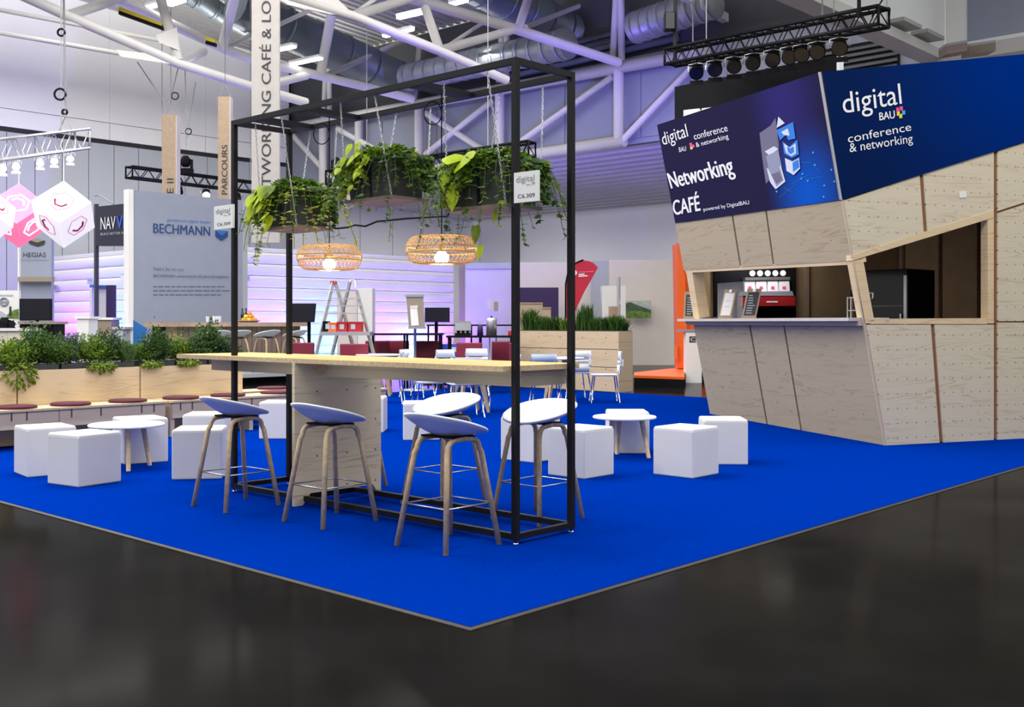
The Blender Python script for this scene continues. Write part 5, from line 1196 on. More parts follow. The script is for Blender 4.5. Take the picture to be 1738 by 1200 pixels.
print_on(wp, 'green_hill', pl, ((12, 534), (24, 526), (32, 524), (32, 540), (12, 540)), 'picture_green', .02); print_on(wp, 'grey_hill', pl, ((-20, 530), (2, 528), (14, 536), (14, 540), (-20, 540)), 'ink_light', .015); print_on(wp, 'dark_figure', pl, ((16, 520), (19, 520), (20, 536), (15, 536)), 'ink', .022); print_on(wp, 'print_line', pl, ((-15, 500), (22, 500), (22, 502), (-15, 502)), 'ink_light', .02)
def desk(lab, u0, u1, vt, D, m, top, dpt=.6, nm='counter'):
    a, b = P(u0, vt, D), P(u1, vt, D); t = thing(nm, lab, 'counter', V((a.x, a.y, 0))); z = a.z
    bas = [V((p.x, p.y, 0)) for p in (a+RT*.05+FW*.04, b-RT*.05+FW*.04, b-RT*.05+FW*(dpt-.04), a+RT*.05+FW*(dpt-.04))]
    part(t, 'body', MB().prism(bas, [V((p.x, p.y, z-.05)) for p in bas]), m); tp_ = [a, b, b+FW*dpt, a+FW*dpt]
    part(t, 'top', MB().prism([V((p.x, p.y, z-.05)) for p in tp_], [V((p.x, p.y, z)) for p in tp_]), top)
desk('white counter at the left edge above the trailing plant', -30, 45, 557, 19.5, 'cream', 'white'); desk('dark counter behind the left herbs', 28, 95, 546, 22.0, 'black', 'taupe'); desk('white plinth behind the tall sage plant', 126, 153, 537, 23.5, 'white', 'white'); desk('white reception desk before the pavilion door', 155, 191, 539, 24.5, 'taupe', 'white'); desk('low pale desk between the white plinth and the grey board', 190, 212, 555, 24.0, 'panel_wall', 'panel_wall')
for k, (u, v, s) in enumerate(((8, 546, .14), (20, 550, .10), (-4, 548, .12))):
    p = P(u, 557, 19.7); t = thing('coffee_jug', ('tall dark jug', 'small dark jug', 'dark machine')[k]+' on the white counter at the left edge', 'jug', p, group='jugs on the left counter'); part(t, 'jug_body', MB().lathe([(s*.6, .0), (s*.65, s), (s*.4, s*1.3), (s*.45, s*1.4)], 12, p), 'black'); part(t, 'handle', MB().tube([p+RT*s*.6+UP*s*.3, p+RT*s*1.0+UP*s*.5, p+RT*s*.95+UP*s*1.0, p+RT*s*.5+UP*s*1.15], .012, 6), 'alu')

# ---- bar on its platform
pf = thing('bar_platform', 'low grey platform carrying the wooden bar', 'platform', PY(440, 640, 15.7))
x0, x1 = 6.6, 12.3
part(pf, 'deck', MB().box((x0, 15.7, .17), (x1, 18.4, .25)), 'panel_wall'); part(pf, 'plinth', MB().box((x0+.1, 15.85, 0), (x1-.1, 18.3, .17)), 'black')
ZB = .25
bc = thing('wooden_bar', 'wooden bar counter with vertical board front and fruit on top', 'bar', (9, 16.9, ZB))
x0, x1 = PY(282, 560, 16.9).x, PY(510, 560, 16.9).x; zt = 1.30
part(bc, 'bar_top', MB().box((x0-.15, 16.72, zt-.09), (x1+.12, 17.5, zt)), 'bar_top')
nb = 26
for k in range(nb):
    a, b = x0+(x1-x0)*k/nb, x0+(x1-x0)*(k+1)/nb; part(bc, 'front_board', MB().box((a+.006, 16.9, ZB), (b-.006, 16.93, zt-.09)), 'plank' if k < 2 else 'bar_wood')
part(bc, 'bar_body', MB().box((x0, 16.935, ZB), (x1, 17.45, zt-.09)), 'black'); part(bc, 'plinth', MB().box((x0, 16.885, ZB), (x1, 16.9, ZB+.1)), 'black')
sb2 = make_stool('leg_light', 'chair_white', 'white bar stool at the wooden bar, first from the left', 'bar stools at the wooden bar')
for k, (u, lab) in enumerate(((366, None), (401, 'white bar stool at the wooden bar behind the leftmost frame post'), (452, 'white bar stool at the wooden bar between the two left frame posts'), (500, 'white bar stool at the right end of the wooden bar'))):
    p = PY(u, 600, 16.25)
    if lab is None: sb2.location = (p.x, p.y, ZB); sb2.rotation_euler = (0, 0, R(95)); sb2.scale = (1.14, 1.14, 1.14)
    else: dup(sb2, (p.x, p.y, ZB), R(85+8*k), lab, (1.14, 1.14, 1.14))
rng = random.Random(5); fb0 = PY(424, 547, 17.0)
bw_ = thing('fruit_tray', 'shallow wooden tray of fruit on the bar', 'tray', (fb0.x, 17.05, zt)); part(bw_, 'tray_base', MB().lathe([(.18, zt), (.24, zt+.03), (.25, zt+.035), (.23, zt+.03), (.16, zt+.012)], 24, (fb0.x, 17.05, 0)), 'plank'); part(bw_, 'tray_rim', MB().tube([(fb0.x+.245*math.cos(a_), 17.05+.245*math.sin(a_), zt+.036) for a_ in [k*math.pi/10 for k in range(20)]], .008, 5, True), 'plank')
spots = [(-.15, -.06, .055), (-.05, -.1, .055), (.05, -.1, .055), (.14, -.05, .055), (-.1, .05, .055), (0, .02, .055), (.1, .06, .055), (-.09, -.03, .125), (.01, -.05, .125), (.09, -.0, .125), (.03, .0, .19)]
fn = ('orange', 'lemon', 'apple'); fm = ('orange_fruit', 'yellow_fruit', 'green_fruit')
for k, (dx, dy, dz) in enumerate(spots):
    j = (0, 1, 0, 0, 2, 1, 0, 1, 0, 0, 0)[k]; c = V((fb0.x+dx, 17.05+dy, zt+dz)); mb = MB().lathe([(.004, -.045), (.03, -.036), (.046, -.014), (.047, .012), (.034, .034), (.008, .043)], 12, c)
    t = thing(fn[j], ('orange fruit', 'yellow lemon', 'green apple')[j]+' piled on the fruit tray on the bar', 'fruit', c+V((0, 0, -.045)), group=('oranges', 'lemons', 'apples')[j]+' on the fruit tray'); part(t, 'fruit_body', mb, fm[j]); part(t, 'stem', MB().tube([c+V((0, 0, .042)), c+V((.004, 0, .05))], .004, 5), 'leaf_dark')
for k, u in enumerate((411.5, 417.5)):
    p = PY(u, 547, 17.3); t = thing('bottle', ('left', 'right')[k]+' one of two dark bottles behind the fruit on the bar', 'bottle', (p.x, p.y, zt), group='bottles on the bar'); part(t, 'glass_body', MB().lathe([(.035, zt), (.037, zt+.17), (.015, zt+.22), (.014, zt+.28)], 12, (p.x, p.y, 0)), 'black_gloss'); part(t, 'cap', MB().lathe([(.016, zt+.28), (.016, zt+.31)], 10, (p.x, p.y, 0)), 'ink')
for k, u in enumerate((352, 363, 368, 373)):
    p = PY(u, 547, 17.0); t = thing('drinking_glass', ordw[k]+' from the left of the glasses on the bar', 'glass', (p.x, p.y, zt), group='glasses on the bar'); part(t, 'bowl', MB().lathe([(.028, zt+.001), (.036, zt+.13), (.033, zt+.13), (.025, zt+.01)], 12, (p.x, p.y, 0), cap=False), 'clear'); part(t, 'glass_base', MB().lathe([(.028, zt), (.028, zt+.012)], 12, (p.x, p.y, 0)), 'clear')

# ---- step ladder with tool crates
DL_ = 20.
ld = thing('step_ladder', 'wide aluminium step ladder holding red crates', 'ladder', G(588, 666))
def lp(u, v, dd=0): return P(u, v, DL_+dd)
def down(a, b, D):      # extend a pixel line to the floor
    vf = V0+H*F/D; return (a[0]+(b[0]-a[0])*(vf-a[1])/(b[1]-a[1]), vf)
for a, b, dd in (((565, 480), (537, 600), 0), ((606, 494), (634, 600), 0), ((569, 478), (603, 602), .9), ((594, 478), (564, 600), .9)):
    e = down(a, b, DL_+dd); part(ld, 'stile', MB().beam(P(*a, DL_+.4), lp(*e, dd), .035, .06), 'alu')
for v in (494, 507, 519, 532): part(ld, 'rung', MB().beam(lp(565-28*(v-480)/120, v, .3), lp(606+28*(v-494)/106, v, .3), .05, .02), 'alu')
for v in (600, 620, 640): part(ld, 'rung', MB().beam(lp(537-28*(v-600)/120, v, .05), lp(634+28*(v-600)/106, v, .05), .05, .02), 'alu')
part(ld, 'top_hoop', MB().tube([lp(594, 482, .45), lp(595, 476, .45), lp(599, 474, .45), lp(602, 477, .45), lp(603, 488, .45)], .015, 6), 'alu'); part(ld, 'hinge', MB().cbox(lp(566, 480, .4), (.09, .06, .06), RT), 'red')
zpl = lp(585, 563).z; a, b = lp(543, 563), lp(628, 563); part(ld, 'platform', MB().prism([p+V((0, 0, -.07)) for p in (a, b, b+FW*.55, a+FW*.55)], [a, b, b+FW*.55, a+FW*.55]), 'alu')
def crate(u0, u1, v0, m, lab, nm, cat):
    a, b = lp(u0, 563, .1), lp(u1, 563, .1); a.z = b.z = zpl; t = thing(nm, lab, cat, a); h = (563-v0)/F*DL_; q = [a, b, b+FW*.3, a+FW*.3]
    part(t, 'body', MB().prism(q, [p+V((0, 0, h)) for p in q]), m); part(t, 'rim', MB().prism([p+V((0, 0, h-.03)) for p in (a-FW*.01-RT*.005, b-FW*.01+RT*.005, b, a)], [p+V((0, 0, h)) for p in (a-FW*.01-RT*.005, b-FW*.01+RT*.005, b, a)]), m)
    part(t, 'label_card', MB().prism([a+RT*.05-FW*.008+UP*h*.25, a+RT*.13-FW*.008+UP*h*.25, a+RT*.13-FW*.008+UP*h*.75, a+RT*.05-FW*.008+UP*h*.75], [a+RT*.05+UP*h*.25, a+RT*.13+UP*h*.25, a+RT*.13+UP*h*.75, a+RT*.05+UP*h*.75]), 'panel_wall')
crate(572, 589, 546, 'red', 'red tool crate in the middle of the ladder platform', 'tool_crate', 'crate'); crate(591, 613, 546, 'red', 'red tool crate at the right of the ladder platform', 'tool_crate', 'crate'); crate(548, 556, 545, 'black', 'black case at the left of the ladder platform', 'tool_case', 'case'); crate(557, 571, 547, 'orange', 'orange bag on the ladder platform', 'tool_bag', 'bag')

# ---- flip chart, black tables, coffee gear, red chairs
fc = thing('flip_chart', 'brown flip chart board with paper on a grey stand', 'flip chart', V((P(704, 600, 20.5).x, P(704, 600, 20.5).y, 0)))
pl = Plane(P(704, 530, 20.5), FW); board_on(fc, 'board', pl, ((689, 502), (718, 502), (721, 556), (694, 556)), 'taupe', .05); board_on(fc, 'top_clamp', pl, ((688, 500), (719, 500), (719, 504), (688, 504)), 'ink_grey', .08, .02); board_on(fc, 'paper_sheet', pl, ((696, 524), (708, 522), (711, 552), (698, 553)), 'white', .004, .01); board_on(fc, 'paper_header', pl, ((696, 519), (709, 518), (709, 523), (696, 524)), 'cream', .004, .014); board_on(fc, 'pen_tray', pl, ((693, 555), (722, 555), (722, 558), (693, 558)), 'ink_grey', .1, .06)
b = pl.hit(704, 556)+FW*.06; part(fc, 'stand_pole', MB().tube([V((b.x, b.y, .03)), b], .025, 8), 'alu'); part(fc, 'foot', MB().lathe([(.28, 0), (.28, .03), (.06, .05)], 20, (b.x, b.y, 0)), 'alu')
def black_table(lab, u0, u1, v, D):
    a, b = P(u0, v, D), P(u1, v, D); t = thing('standing_table', lab, 'table', V((a.x, a.y, 0)), group='black standing tables'); q = [a, b, b+FW*.7, a+FW*.7]
    part(t, 'tabletop', MB().prism([p-UP*.035 for p in q], q), 'black')
    L_ = (b-a).length
    for k in range(3):
        for dd in (.06, .62):
            p = a+RT*(.05+(L_-.1)*k/2)+FW*dd; part(t, 'leg', MB().cbox((p.x, p.y, (a.z-.036)/2), (.04, .04, a.z-.036), RT, FW), 'black')
    return a.z
zt1 = black_table('black standing table left of the flip chart', 622, 750, 566, 21.5); zt2 = black_table('black standing table carrying the coffee machine', 757, 872, 570, 20.6)
def on2(u, D=20.9): p = P(u, 570, D); return V((p.x, p.y, zt2))
p = on2(786); cm = thing('coffee_machine', 'chrome coffee machine on the black standing table', 'coffee machine', p)
part(cm, 'body', MB().cbox(p+UP*.17, (.30, .3, .14), RT, FW), 'alu'); part(cm, 'base', MB().cbox(p+UP*.025, (.30, .34, .05), RT, FW), 'black'); part(cm, 'back', MB().cbox(p+FW*.1+UP*.12, (.26, .1, .2), RT, FW), 'chrome'); part(cm, 'cup_rail', MB().cbox(p+UP*.26, (.29, .28, .04), RT, FW), 'chrome')
for k in range(3): part(cm, 'group_head', MB().lathe([(.02, .05), (.03, .1)], 10, p-FW*.1+RT*(-.09+.09*k)), 'black')
p = on2(834); g_ = thing('water_boiler', 'silver cylindrical boiler on the black standing table', 'boiler', p); part(g_, 'tank', MB().lathe([(.1, 0), (.1, .30), (.09, .33), (.02, .35)], 18, p), 'alu'); part(g_, 'tap', MB().tube([p-FW*.1+UP*.08, p-FW*.16+UP*.08, p-FW*.16+UP*.04], .012, 6), 'black'); part(g_, 'lid_knob', MB().lathe([(.02, .35), (.015, .38)], 10, p), 'black')
p = on2(815); g_ = thing('coffee_grinder', 'dark coffee grinder beside the boiler', 'grinder', p); part(g_, 'body', MB().lathe([(.06, 0), (.05, .18), (.03, .2)], 14, p), 'purple_dark'); part(g_, 'hopper', MB().lathe([(.03, .2), (.06, .29), (.055, .3)], 14, p), 'glass')
p = on2(866); g_ = thing('red_can', 'small red can behind the near frame post on the black table', 'can', p); part(g_, 'can_body', MB().lathe([(.04, 0), (.042, .01), (.042, .09), (.038, .1)], 14, p), 'red'); part(g_, 'can_lid', MB().lathe([(.038, .1), (.036, .105)], 14, p), 'alu')
t = thing('guard_rail', 'thin black rail frame behind the coffee table', 'rail', V((P(800, 560, 24).x, P(800, 560, 24).y, 0)))
for u in (727, 800, 870): q = P(u, 552, 24); part(t, 'rail_post', MB().tube([V((q.x, q.y, 0)), q], .02, 6), 'black')
part(t, 'top_bar', MB().tube([P(724, 552, 24), P(876, 552, 24)], .02, 6), 'black')
for nm, u, v0, v1, m, lab in (('desk_lamp', 842, 516, 540, 'taupe', 'small dark lamp head above the boiler'), ('tablet_stand', 831, 504, 545, 'lilac', 'slim tablet stand behind the boiler')):
    q = P(u, 560, 23.2); t = thing(nm, lab, 'stand', V((q.x, q.y, 0)), ); tp0 = P(u, v1, 23.2); part(t, 'stem', MB().tube([V((q.x, q.y, .0)), tp0], .015, 6), 'alu'); part(t, 'head', MB().cbox(P(u, (v0+v1)/2-8, 23.2), (.09, .05, .2), RT, FW), m); part(t, 'foot', MB().lathe([(.06, 0), (.06, .03)], 16, (q.x, q.y, 0)), 'black')
def make_red(lab):
    t = thing('red_chair', lab, 'chair', (0, 0, 0), 0, 'red chairs among the standing tables')
    part(t, 'seat', MB().rbox((-.25, -.25, .42), (.25, .25, .50), .02, 2), 'red', True); part(t, 'backrest', MB().rbox((-.27, -.25, .50), (-.20, .25, .92), .02, 2), 'dark_red', True)
    for sx in (-1, 1):
        for sy in (-1, 1): part(t, 'leg', MB().tube([(sx*.23, sy*.23, 0), (sx*.21, sy*.21, .42)], .014, 6), 'black', True)
    return t
rc = make_red('dark red chair right of the ladder'); p = P(643, 600, 22.6); rc.location = (p.x, p.y, 0); rc.rotation_euler = (0, 0, AWAY)
for u, D, rz, lab in ((515, 20.6, AWAY, 'red chair below the black monitor beside the bar'), (598, 18.9, TOWARD, 'red chair in front of the ladder'), (676, 22.8, AWAY, 'dark red chair left of the flip chart pole'), (722, 22.4, AWAY+R(10), 'dark red chair right of the flip chart pole'), (790, 20.0, TOWARD-R(15), 'red chair below the coffee machine'), (846, 20.0, LEFT, 'red chair below the boiler'), (856, 21.9, AWAY, 'red chair just left of the near frame post')):
    p = P(u, 600, D); dup(rc, (p.x, p.y, 0), rz, lab)
cs_ = thing('crate_rack', 'blue plastic crates stacked in a rack below the standing table', 'crates', V((P(770, 600, 22.4).x, P(770, 600, 22.4).y, 0)))
for k in range(3):
    z = .05+.28*k; q = P(770, 600, 22.4); part(cs_, 'blue_crate', MB().cbox((q.x, q.y, z+.12), (.5, .35, .24), RT, FW), 'ink_blue'); part(cs_, 'crate_card', MB().cbox(V((q.x, q.y, z+.13))-FW*.177, (.2, .004, .1), RT, FW), 'white')
for s in (-1, 1): part(cs_, 'rack_side', MB().cbox((q.x+RT.x*.27*s, q.y+RT.y*.27*s, .44), (.03, .36, .88), RT, FW), 'alu')

# ================================================================== RIGGING
def truss(nm, lab, a, b, s, m, nseg, rc_=.02, rb=.009, group='lighting trusses'):
    a, b = V(a), V(b); d = (b-a).normalized(); x = d.cross(UP).normalized()*s/2; y = UP*s/2; t = thing(nm, lab, 'truss', a, group=group)
    cs = [-x-y, x-y, x+y, -x+y]
    for c in cs: part(t, 'chord', MB().tube([a+c, b+c], rc_, 6), m)
    L_ = (b-a).length
    for f in range(4):
        c0, c1 = cs[f], cs[(f+1) % 4]
        for k in range(nseg):
            p, q = a+d*L_*k/nseg, a+d*L_*(k+1)/nseg
            part(t, 'brace', MB().tube([p+(c0 if k % 2 else c1), q+(c1 if k % 2 else c0)], rb, 4), m)
    for f_ in (.2, .8):
        q = a+(b-a)*f_; part(t, 'hanger_wire', MB().tube([q+UP*s/2, V((q.x, q.y, 11.2))], .01, 5), 'rope')
    for e in (a, b): part(t, 'end_plate', MB().tube([e+c for c in cs], rc_*.8, 5, True), m)
    return t
truss('lighting_truss', 'silver lighting truss over the glowing cubes at upper left', P(-60, 262, 15), P(140, 236, 17), .30, 'alu', 12, .022, .010)
truss('lighting_truss', 'black lighting truss behind the hanging plank lettering on the left', P(219, 292, 27), P(470, 323, 31), .27, 'black', 22, .032, .012)
truss('lighting_truss', 'black lighting truss behind the middle and right hanging planters', P(560, 303, 23.5), P(903, 253, 21), .28, 'black', 28, .03, .011)
truss('lighting_truss', 'long black lighting truss hanging above the café booth', P(1137, 98, 19), P(1500, 28, 15.6), .26, 'black', 26, .032, .011)
def axis_pt(a, b, u, s_):
    (ua, va, Da), (ub, vb, Db) = a, b; A, B = P(ua, va, Da), P(ub, vb, Db); lo, hi = 0., 1.
    for _ in range(40):
        m_ = (lo+hi)/2; q = A+(B-A)*m_-CAM
        if U0+F*q.dot(RT)/q.dot(FW) < u: lo = m_
        else: hi = m_
    return A+(B-A)*lo-UP*s_/2
TL_, TM_ = ((219, 292, 27), (470, 323, 31)), ((560, 303, 23.5), (903, 253, 21))
def spot(lab, top, drop, aim, s=.11, m='black', lens='black_gloss', group='stage spotlights'):
    top = V(top); c = top-UP*(drop+s); d = (V(aim)-c).normalized(); t = thing('stage_spotlight', lab, 'spotlight', c-UP*s, group=group)
    x = d.cross(UP).normalized(); y = x.cross(d).normalized()
    part(t, 'clamp', MB().tube([top, top-UP*drop], s*.16, 6), 'chrome' if m == 'alu' else m); part(t, 'yoke', MB().tube([c-x*s*1.05, c-x*s*1.05+UP*s*.8, c+UP*s*1.0, c+x*s*1.05+UP*s*.8, c+x*s*1.05], s*.09, 5), 'alu')
    def ring(r, o): return [c+d*o+x*r*math.cos(k*math.pi/6)+y*r*math.sin(k*math.pi/6) for k in range(12)]
    part(t, 'housing', MB().prism(ring(s*.75, -s*1.1), ring(s*.92, s*.9), True), m); part(t, 'lens', MB().prism(ring(s*.8, s*.9), ring(s*.8, s*.93)), lens)
    for e in (-1, 1): part(t, 'barn_door', MB().prism([c+d*s*.95-x*s*.8+y*e*s*.9, c+d*s*.95+x*s*.8+y*e*s*.9, c+d*s*1.6+x*s*.95+y*e*s*1.25, c+d*s*1.6-x*s*.95+y*e*s*1.25], [q+y*e*.006 for q in (c+d*s*.95-x*s*.8+y*e*s*.9, c+d*s*.95+x*s*.8+y*e*s*.9, c+d*s*1.6+x*s*.95+y*e*s*1.25, c+d*s*1.6-x*s*.95+y*e*s*1.25)]), m)
    return t
for k, (u, v) in enumerate(((1183, 99), (1214, 93), (1246, 86), (1279, 80), (1312, 74), (1340, 68), (1362, 64), (1388, 59), (1425, 52))):
    D = 19-(u-1137)/363*3.4; spot('black spotlight on the truss over the café, '+ordw[k]+' from the left', axis_pt((1137, 98, 19), (1500, 28, 15.6), u, .26), .05, P(u-60+30*(k % 3), 300, D-4), .135, group='spotlights on the café truss')
for k, (u, v) in enumerate(((4, 262), (27, 259), (68, 254), (92, 251), (119, 248))):
    D = 15.6+u/140*1.4; spot('bright white spotlight under the silver truss, '+ordw[k]+' from the left', axis_pt((-60, 262, 15), (140, 236, 17), u, .3), .03, P(u+15, 500, D-2.5), .07, 'alu', 'spot_led', group='spotlights on the silver truss')
for k, (u, v, D, ln) in enumerate(((303, 306, 28, 'black_gloss'), (350, 312, 29, 'spot_led'), (402, 318, 30, 'black_gloss'), (735, 277, 22.4, 'black_gloss'), (757, 274, 22.2, 'spot_warm'), (800, 270, 21.8, 'black_gloss'), (861, 262, 21.4, 'spot_warm'))):
    spot(('black spotlight between the two hanging planks', 'lit spotlight left of the lettered plank reading upwards', 'black spotlight behind the leftmost frame post', 'black spotlight right of the middle hanging planter', 'lit warm spotlight right of the middle hanging planter', 'black spotlight behind the right hanging planter', 'small warm spotlight beside the near frame post')[k], axis_pt(*(TL_ if u < 500 else TM_), u, .27), .05, P(u+10, 600, D-6), .13, 'black', ln, group='spotlights on the rear trusses')
def mover(lab, p, s):
    p = V(p); t = thing('moving_light', lab, 'spotlight', p, group='moving lights'); part(t, 'base', MB().cbox(p+UP*s*.25, (s*1.5, s, s*.5), RT, FW), 'black')
    for e in (-1, 1): part(t, 'arm', MB().cbox(p+RT*e*s*.65+UP*s*1.0, (s*.2, s*.5, s*1.0), RT, FW), 'black')
    part(t, 'head', MB().lathe([(s*.35, s*.7), (s*.5, s*1.0), (s*.5, s*1.6), (s*.3, s*1.9)], 14, p), 'black')
mover('black moving light on top of the left black truss', axis_pt(*TL_, 315, -.30), .24); mover('black moving light on the truss left of the middle planter', axis_pt(*TM_, 571, -.30), .15)
mover('black moving light above the middle hanging planter', axis_pt(*TM_, 676, -.30), .16)
# speaker on pole at the café truss
sp = thing('hung_speaker', 'black loudspeaker on a vertical pole at the left end of the café truss', 'loudspeaker', P(1146, 80, 19))
part(sp, 'pole', MB().beam(P(1146, 108, 18.8), P(1146, -20, 18.8), .05), 'black_metal'); a = P(1136, 37, 18.8); part(sp, 'cabinet', MB().cbox(a, (.17, .2, .3), RT, FW), 'black'); part(sp, 'grille', MB().cbox(a-FW*.102, (.15, .004, .28), RT, FW), 'pipe_dark'); part(sp, 'bracket', MB().beam(a+RT*.05, P(1146, 37, 18.8), .03), 'alu')
for u, v, u2 in ((1500, 20, 1530), (1478, 22, 1478)):
    D = 15.7; single('suspension_cable', ('slanted' if u2 != u else 'vertical')+' suspension cable at the right end of the café truss', 'cable', MB().tube([P(u-20, v+8, D), P(u2-20, -20, D)], .03 if u2 == u else .012, 6), 'black')
# black hoarding above the café
a, b = P(1145, 143, 20.), P(1420, 98, 17.6); hb = thing('hanging_hoarding', 'black hoarding board with white letter tops showing above the café banner', 'board', a)
n = (b-a).cross(UP).normalized(); n = n if n.dot(CAM-a) > 0 else -n; pl = Plane(a, n)
part(hb, 'board', MB().prism([V((p.x, p.y, 3.9)) for p in (a, b, b-n*.12, a-n*.12)], [V((p.x, p.y, (a.z+b.z)/2)) for p in (a, b, b-n*.12, a-n*.12)]), 'black'); part(hb, 'edge_strip', MB().prism([V((p.x, p.y, 3.9)) for p in (b, b+RT*.05, b+RT*.05-n*.12, b-n*.12)], [V((p.x, p.y, (a.z+b.z)/2)) for p in (b, b+RT*.05, b+RT*.05-n*.12, b-n*.12)]), 'alu')
for pts in (((1160, 187), (1186, 184), (1189, 188), (1189, 215), (1160, 215)), ((1191, 184), (1214, 181), (1214, 186), (1198, 189), (1198, 215), (1191, 215))): board_on(hb, 'letter', pl, pts, 'ink_white', .03, .03)
for p in (lerp((1145, 143), (1420, 98), .1), lerp((1145, 143), (1420, 98), .9)):
    q = pl.hit(*p)-n*.06; part(hb, 'hanger_wire', MB().tube([q-UP*.1, q+UP*1.6], .012, 5), 'rope')
# ---- hanging lettered planks
def plank(lab, u0, u1, v0, v1, D, txt, tv0, tv1, gu0, gu1, m, th, rz=0, bold=0.):
    a, b = P(u0, v1, D), P(u1, v1, D); h = (v1-v0)/F*D; t = thing('lettered_plank', lab, 'sign', a, group='hanging lettered planks')
    part(t, 'board', MB().prism([a, b, b+FW*th, a+FW*th], [p+UP*h for p in (a, b, b+FW*th, a+FW*th)]), m)
    part(t, 'side_batten', MB().prism([b, b+RT*.02, b+RT*.02+FW*th, b+FW*th], [p+UP*h for p in (b, b+RT*.02, b+RT*.02+FW*th, b+FW*th)]), 'plank_pale')
    O = P(gu1, tv0, D); text3(t, txt, O, UP*((tv0-tv1)/F*D), -RT*((gu1-gu0)/F*D), 'ink', -FW, .006, bold=bold)
    for e in (a, b): part(t, 'hanger_wire', MB().tube([e+UP*h+FW*th/2, (a+b)/2+UP*(h+.35)+FW*th/2, V(((a+b).x/2, (a+b).y/2, 10.9))+FW*th/2], .008, 5), 'rope')
plank('tall pale plank lettered upwards with the café name, behind the frame', 427, 471, -90, 412, 13.6, 'NETWORKING CAFÉ & LOUNGE', 352, -80, 440, 460, 'plank_pale', .06)
plank('hanging wooden plank lettered upwards left of the leftmost frame post', 370, 389.5, 164, 345, 27, 'PARCOURS', 330, 246, 376.5, 386, 'plank', .25, bold=.004)
plank('hanging wooden plank with short lettering left of the other planks', 275, 298.5, 195, 345, 27, 'E II', 328, 303, 283.5, 294.5, 'plank', .3, bold=.006)
# ---- rigging cables with loops
def cable(lab, pts, D, r=.014, loops=(), m='rope'):
    t = thing('rigging_cable', lab, 'cable', P(*pts[-1], D), group='rigging cables'); part(t, 'wire', MB().tube([P(u, v, D) for u, v in pts], r, 5), m)
    for (u, v, rr) in loops: part(t, 'loop', MB().tube([P(u+rr*math.cos(a_), v+rr*math.sin(a_), D) for a_ in [k*math.pi/8 for k in range(16)]], r*1.1, 5, True), 'black')
cable('rigging cable with loops holding the silver truss', [(108, -10), (109, 60), (110, 110), (111, 175), (111, 198)], 16.6, .016, ((104, 55, 6), (102, 160, 9.5), (110, 190, 4)))
cable('sling below the loop cable on the silver truss', [(100, 222), (111, 198), (121, 220)], 16.6, .012)
cable('slanted cable right of the silver truss', [(233, 105), (258, 142), (283, 178)], 27, .014); cable('looped cable above the shorter wooden plank', [(303, 112), (290, 165), (286, 182)], 27, .014, ((297, 163, 6),)); cable('double cable with loop between the wooden planks', [(314, 118), (316, 180), (316, 248)], 27, .014, ((320, 223, 5),)); cable('cable with yellow end between the wooden planks', [(332, 140), (322, 200), (318, 235)], 27, .012)
cable('black cable swag below the left hanging planter', [(562, 305), (548, 372), (556, 384), (570, 388), (590, 386), (602, 382), (620, 384), (640, 376), (690, 371), (760, 367), (790, 275)], 22.3, .02, m='black')
dv = thing('projector', 'small dark projector hanging below the tall pale plank', 'projector', P(435, 410, 21)); part(dv, 'body', MB().cbox(P(444, 404, 21), (.34, .25, .1), RT, FW), 'ink_grey'); part(dv, 'bracket', MB().cbox(P(444, 398, 21), (.38, .2, .015), RT, FW), 'black'); part(dv, 'lens', MB().cbox(P(449, 404, 20.9), (.12, .1, .08), RT, FW), 'black'); part(dv, 'hanger_wire', MB().tube([P(444, 398, 21), V((P(444, 398, 21).x, P(444, 398, 21).y, 11))], .008, 5), 'rope')
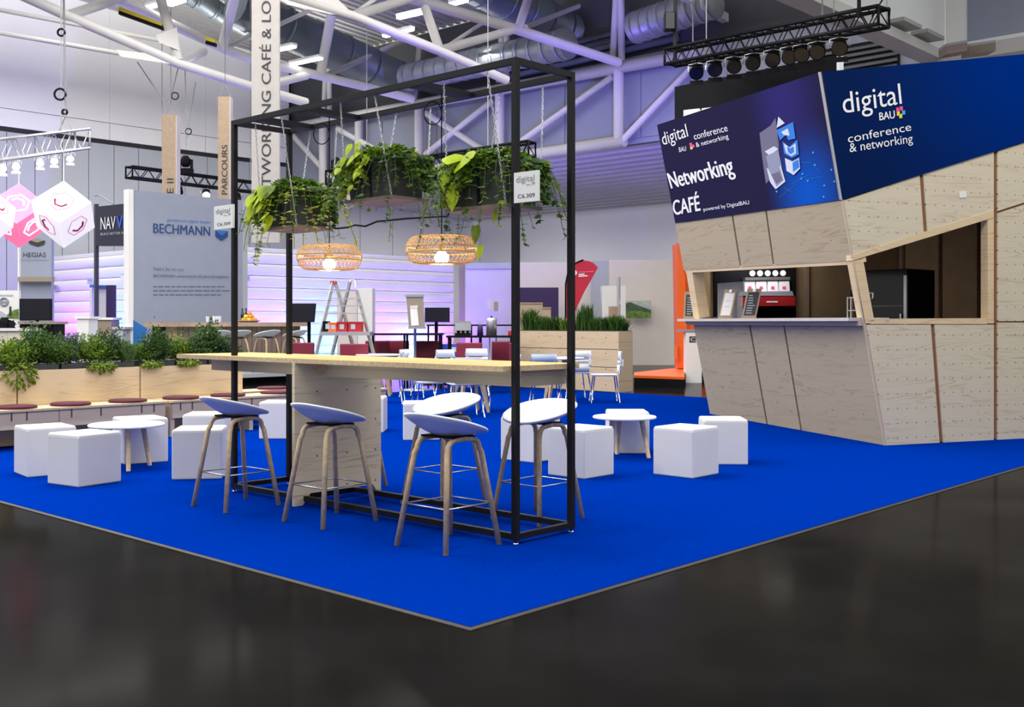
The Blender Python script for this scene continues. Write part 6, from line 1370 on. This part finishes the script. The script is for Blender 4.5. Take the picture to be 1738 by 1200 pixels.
# ---- glowing hanging cubes
def glow_cube(lab, u, v, D, side, yaw, mats, hang, tilt=54.7):
    c = P(u, v, D); t = thing('glowing_cube', lab, 'lantern', c-UP*side*.8, group='glowing hanging cubes')
    rot = Matrix.Rotation(yaw, 3, 'Z') @ Matrix.Rotation(R(tilt), 3, 'Y') @ Matrix.Rotation(R(45), 3, 'Z'); s = side/2
    ax = [rot @ V(q) for q in ((1, 0, 0), (0, 1, 0), (0, 0, 1))]; i = 0
    for k in range(3):
        for e in (-1, 1):
            n = ax[k]*e; x, y = ax[(k+1) % 3], ax[(k+2) % 3]*e; o = c+n*s; w_ = s*.985
            m = mats[i % len(mats)]; i += 1; f = part(t, 'face', MB().prism([o-x*w_-y*w_-n*.01, o+x*w_-y*w_-n*.01, o+x*w_+y*w_-n*.01, o-x*w_+y*w_-n*.01], [o-x*w_-y*w_, o+x*w_-y*w_, o+x*w_+y*w_, o-x*w_+y*w_]), m)
            ln = 'cube_ink' if m == 'cubeglow' else 'cube_line'
            part(f, 'printed_hexagon', MB().tube([o+n*.004+x*s*.6*math.cos(a_)+y*s*.6*math.sin(a_) for a_ in [q*math.pi/3 for q in range(6)]], .005 if m == 'cubeglow' else .012, 4, True), ln if m != 'cubeglow' else 'pink')
            part(f, 'printed_arc', MB().tube([o+n*.004+x*s*.34*math.cos(a_)+y*s*.34*math.sin(a_) for a_ in (R(20), R(80), R(140), R(190))], .016, 4), ln)
    top = c+UP*side*.866; part(t, 'cord', MB().tube([top-UP*.03, top+UP*hang], .006, 5), 'white')
glow_cube('white glowing cube hanging on a corner right of the pink one', 108, 364, 15.5, .56, TH+R(75), ['cubeglow'], .5)
glow_cube('pink glowing cube hanging behind the white one', 32, 366, 16.6, .575, TH+R(200), ['cubepeach', 'cubepink', 'cubepink', 'cubepeach', 'cubepeach', 'cubepink'], .5)
glow_cube('white glowing cube cut off by the left picture edge', -28, 368, 15.2, .56, TH+R(20), ['cubeglow'], .5)
# ---- air units below the window ledge
for k, (u0, u1) in enumerate(((1606, 1642), (1645, 1690))):
    a = P(u0, 92, 22.5); b = P(u1, 86, 22.0); t = thing('air_unit', ('left', 'right')[k]+' grey air unit under the high window ledge', 'air unit', a, group='air units under the ledge'); part(t, 'casing', MB().prism([a, b, b+FW*.4, a+FW*.4], [p+UP*.17 for p in (a, b, b+FW*.4, a+FW*.4)]), 'taupe'); part(t, 'top_plate', MB().prism([p+UP*.17 for p in (a, b, b+FW*.4, a+FW*.4)], [p+UP*.22 for p in (a, b, b+FW*.4, a+FW*.4)]), 'panel_wall')
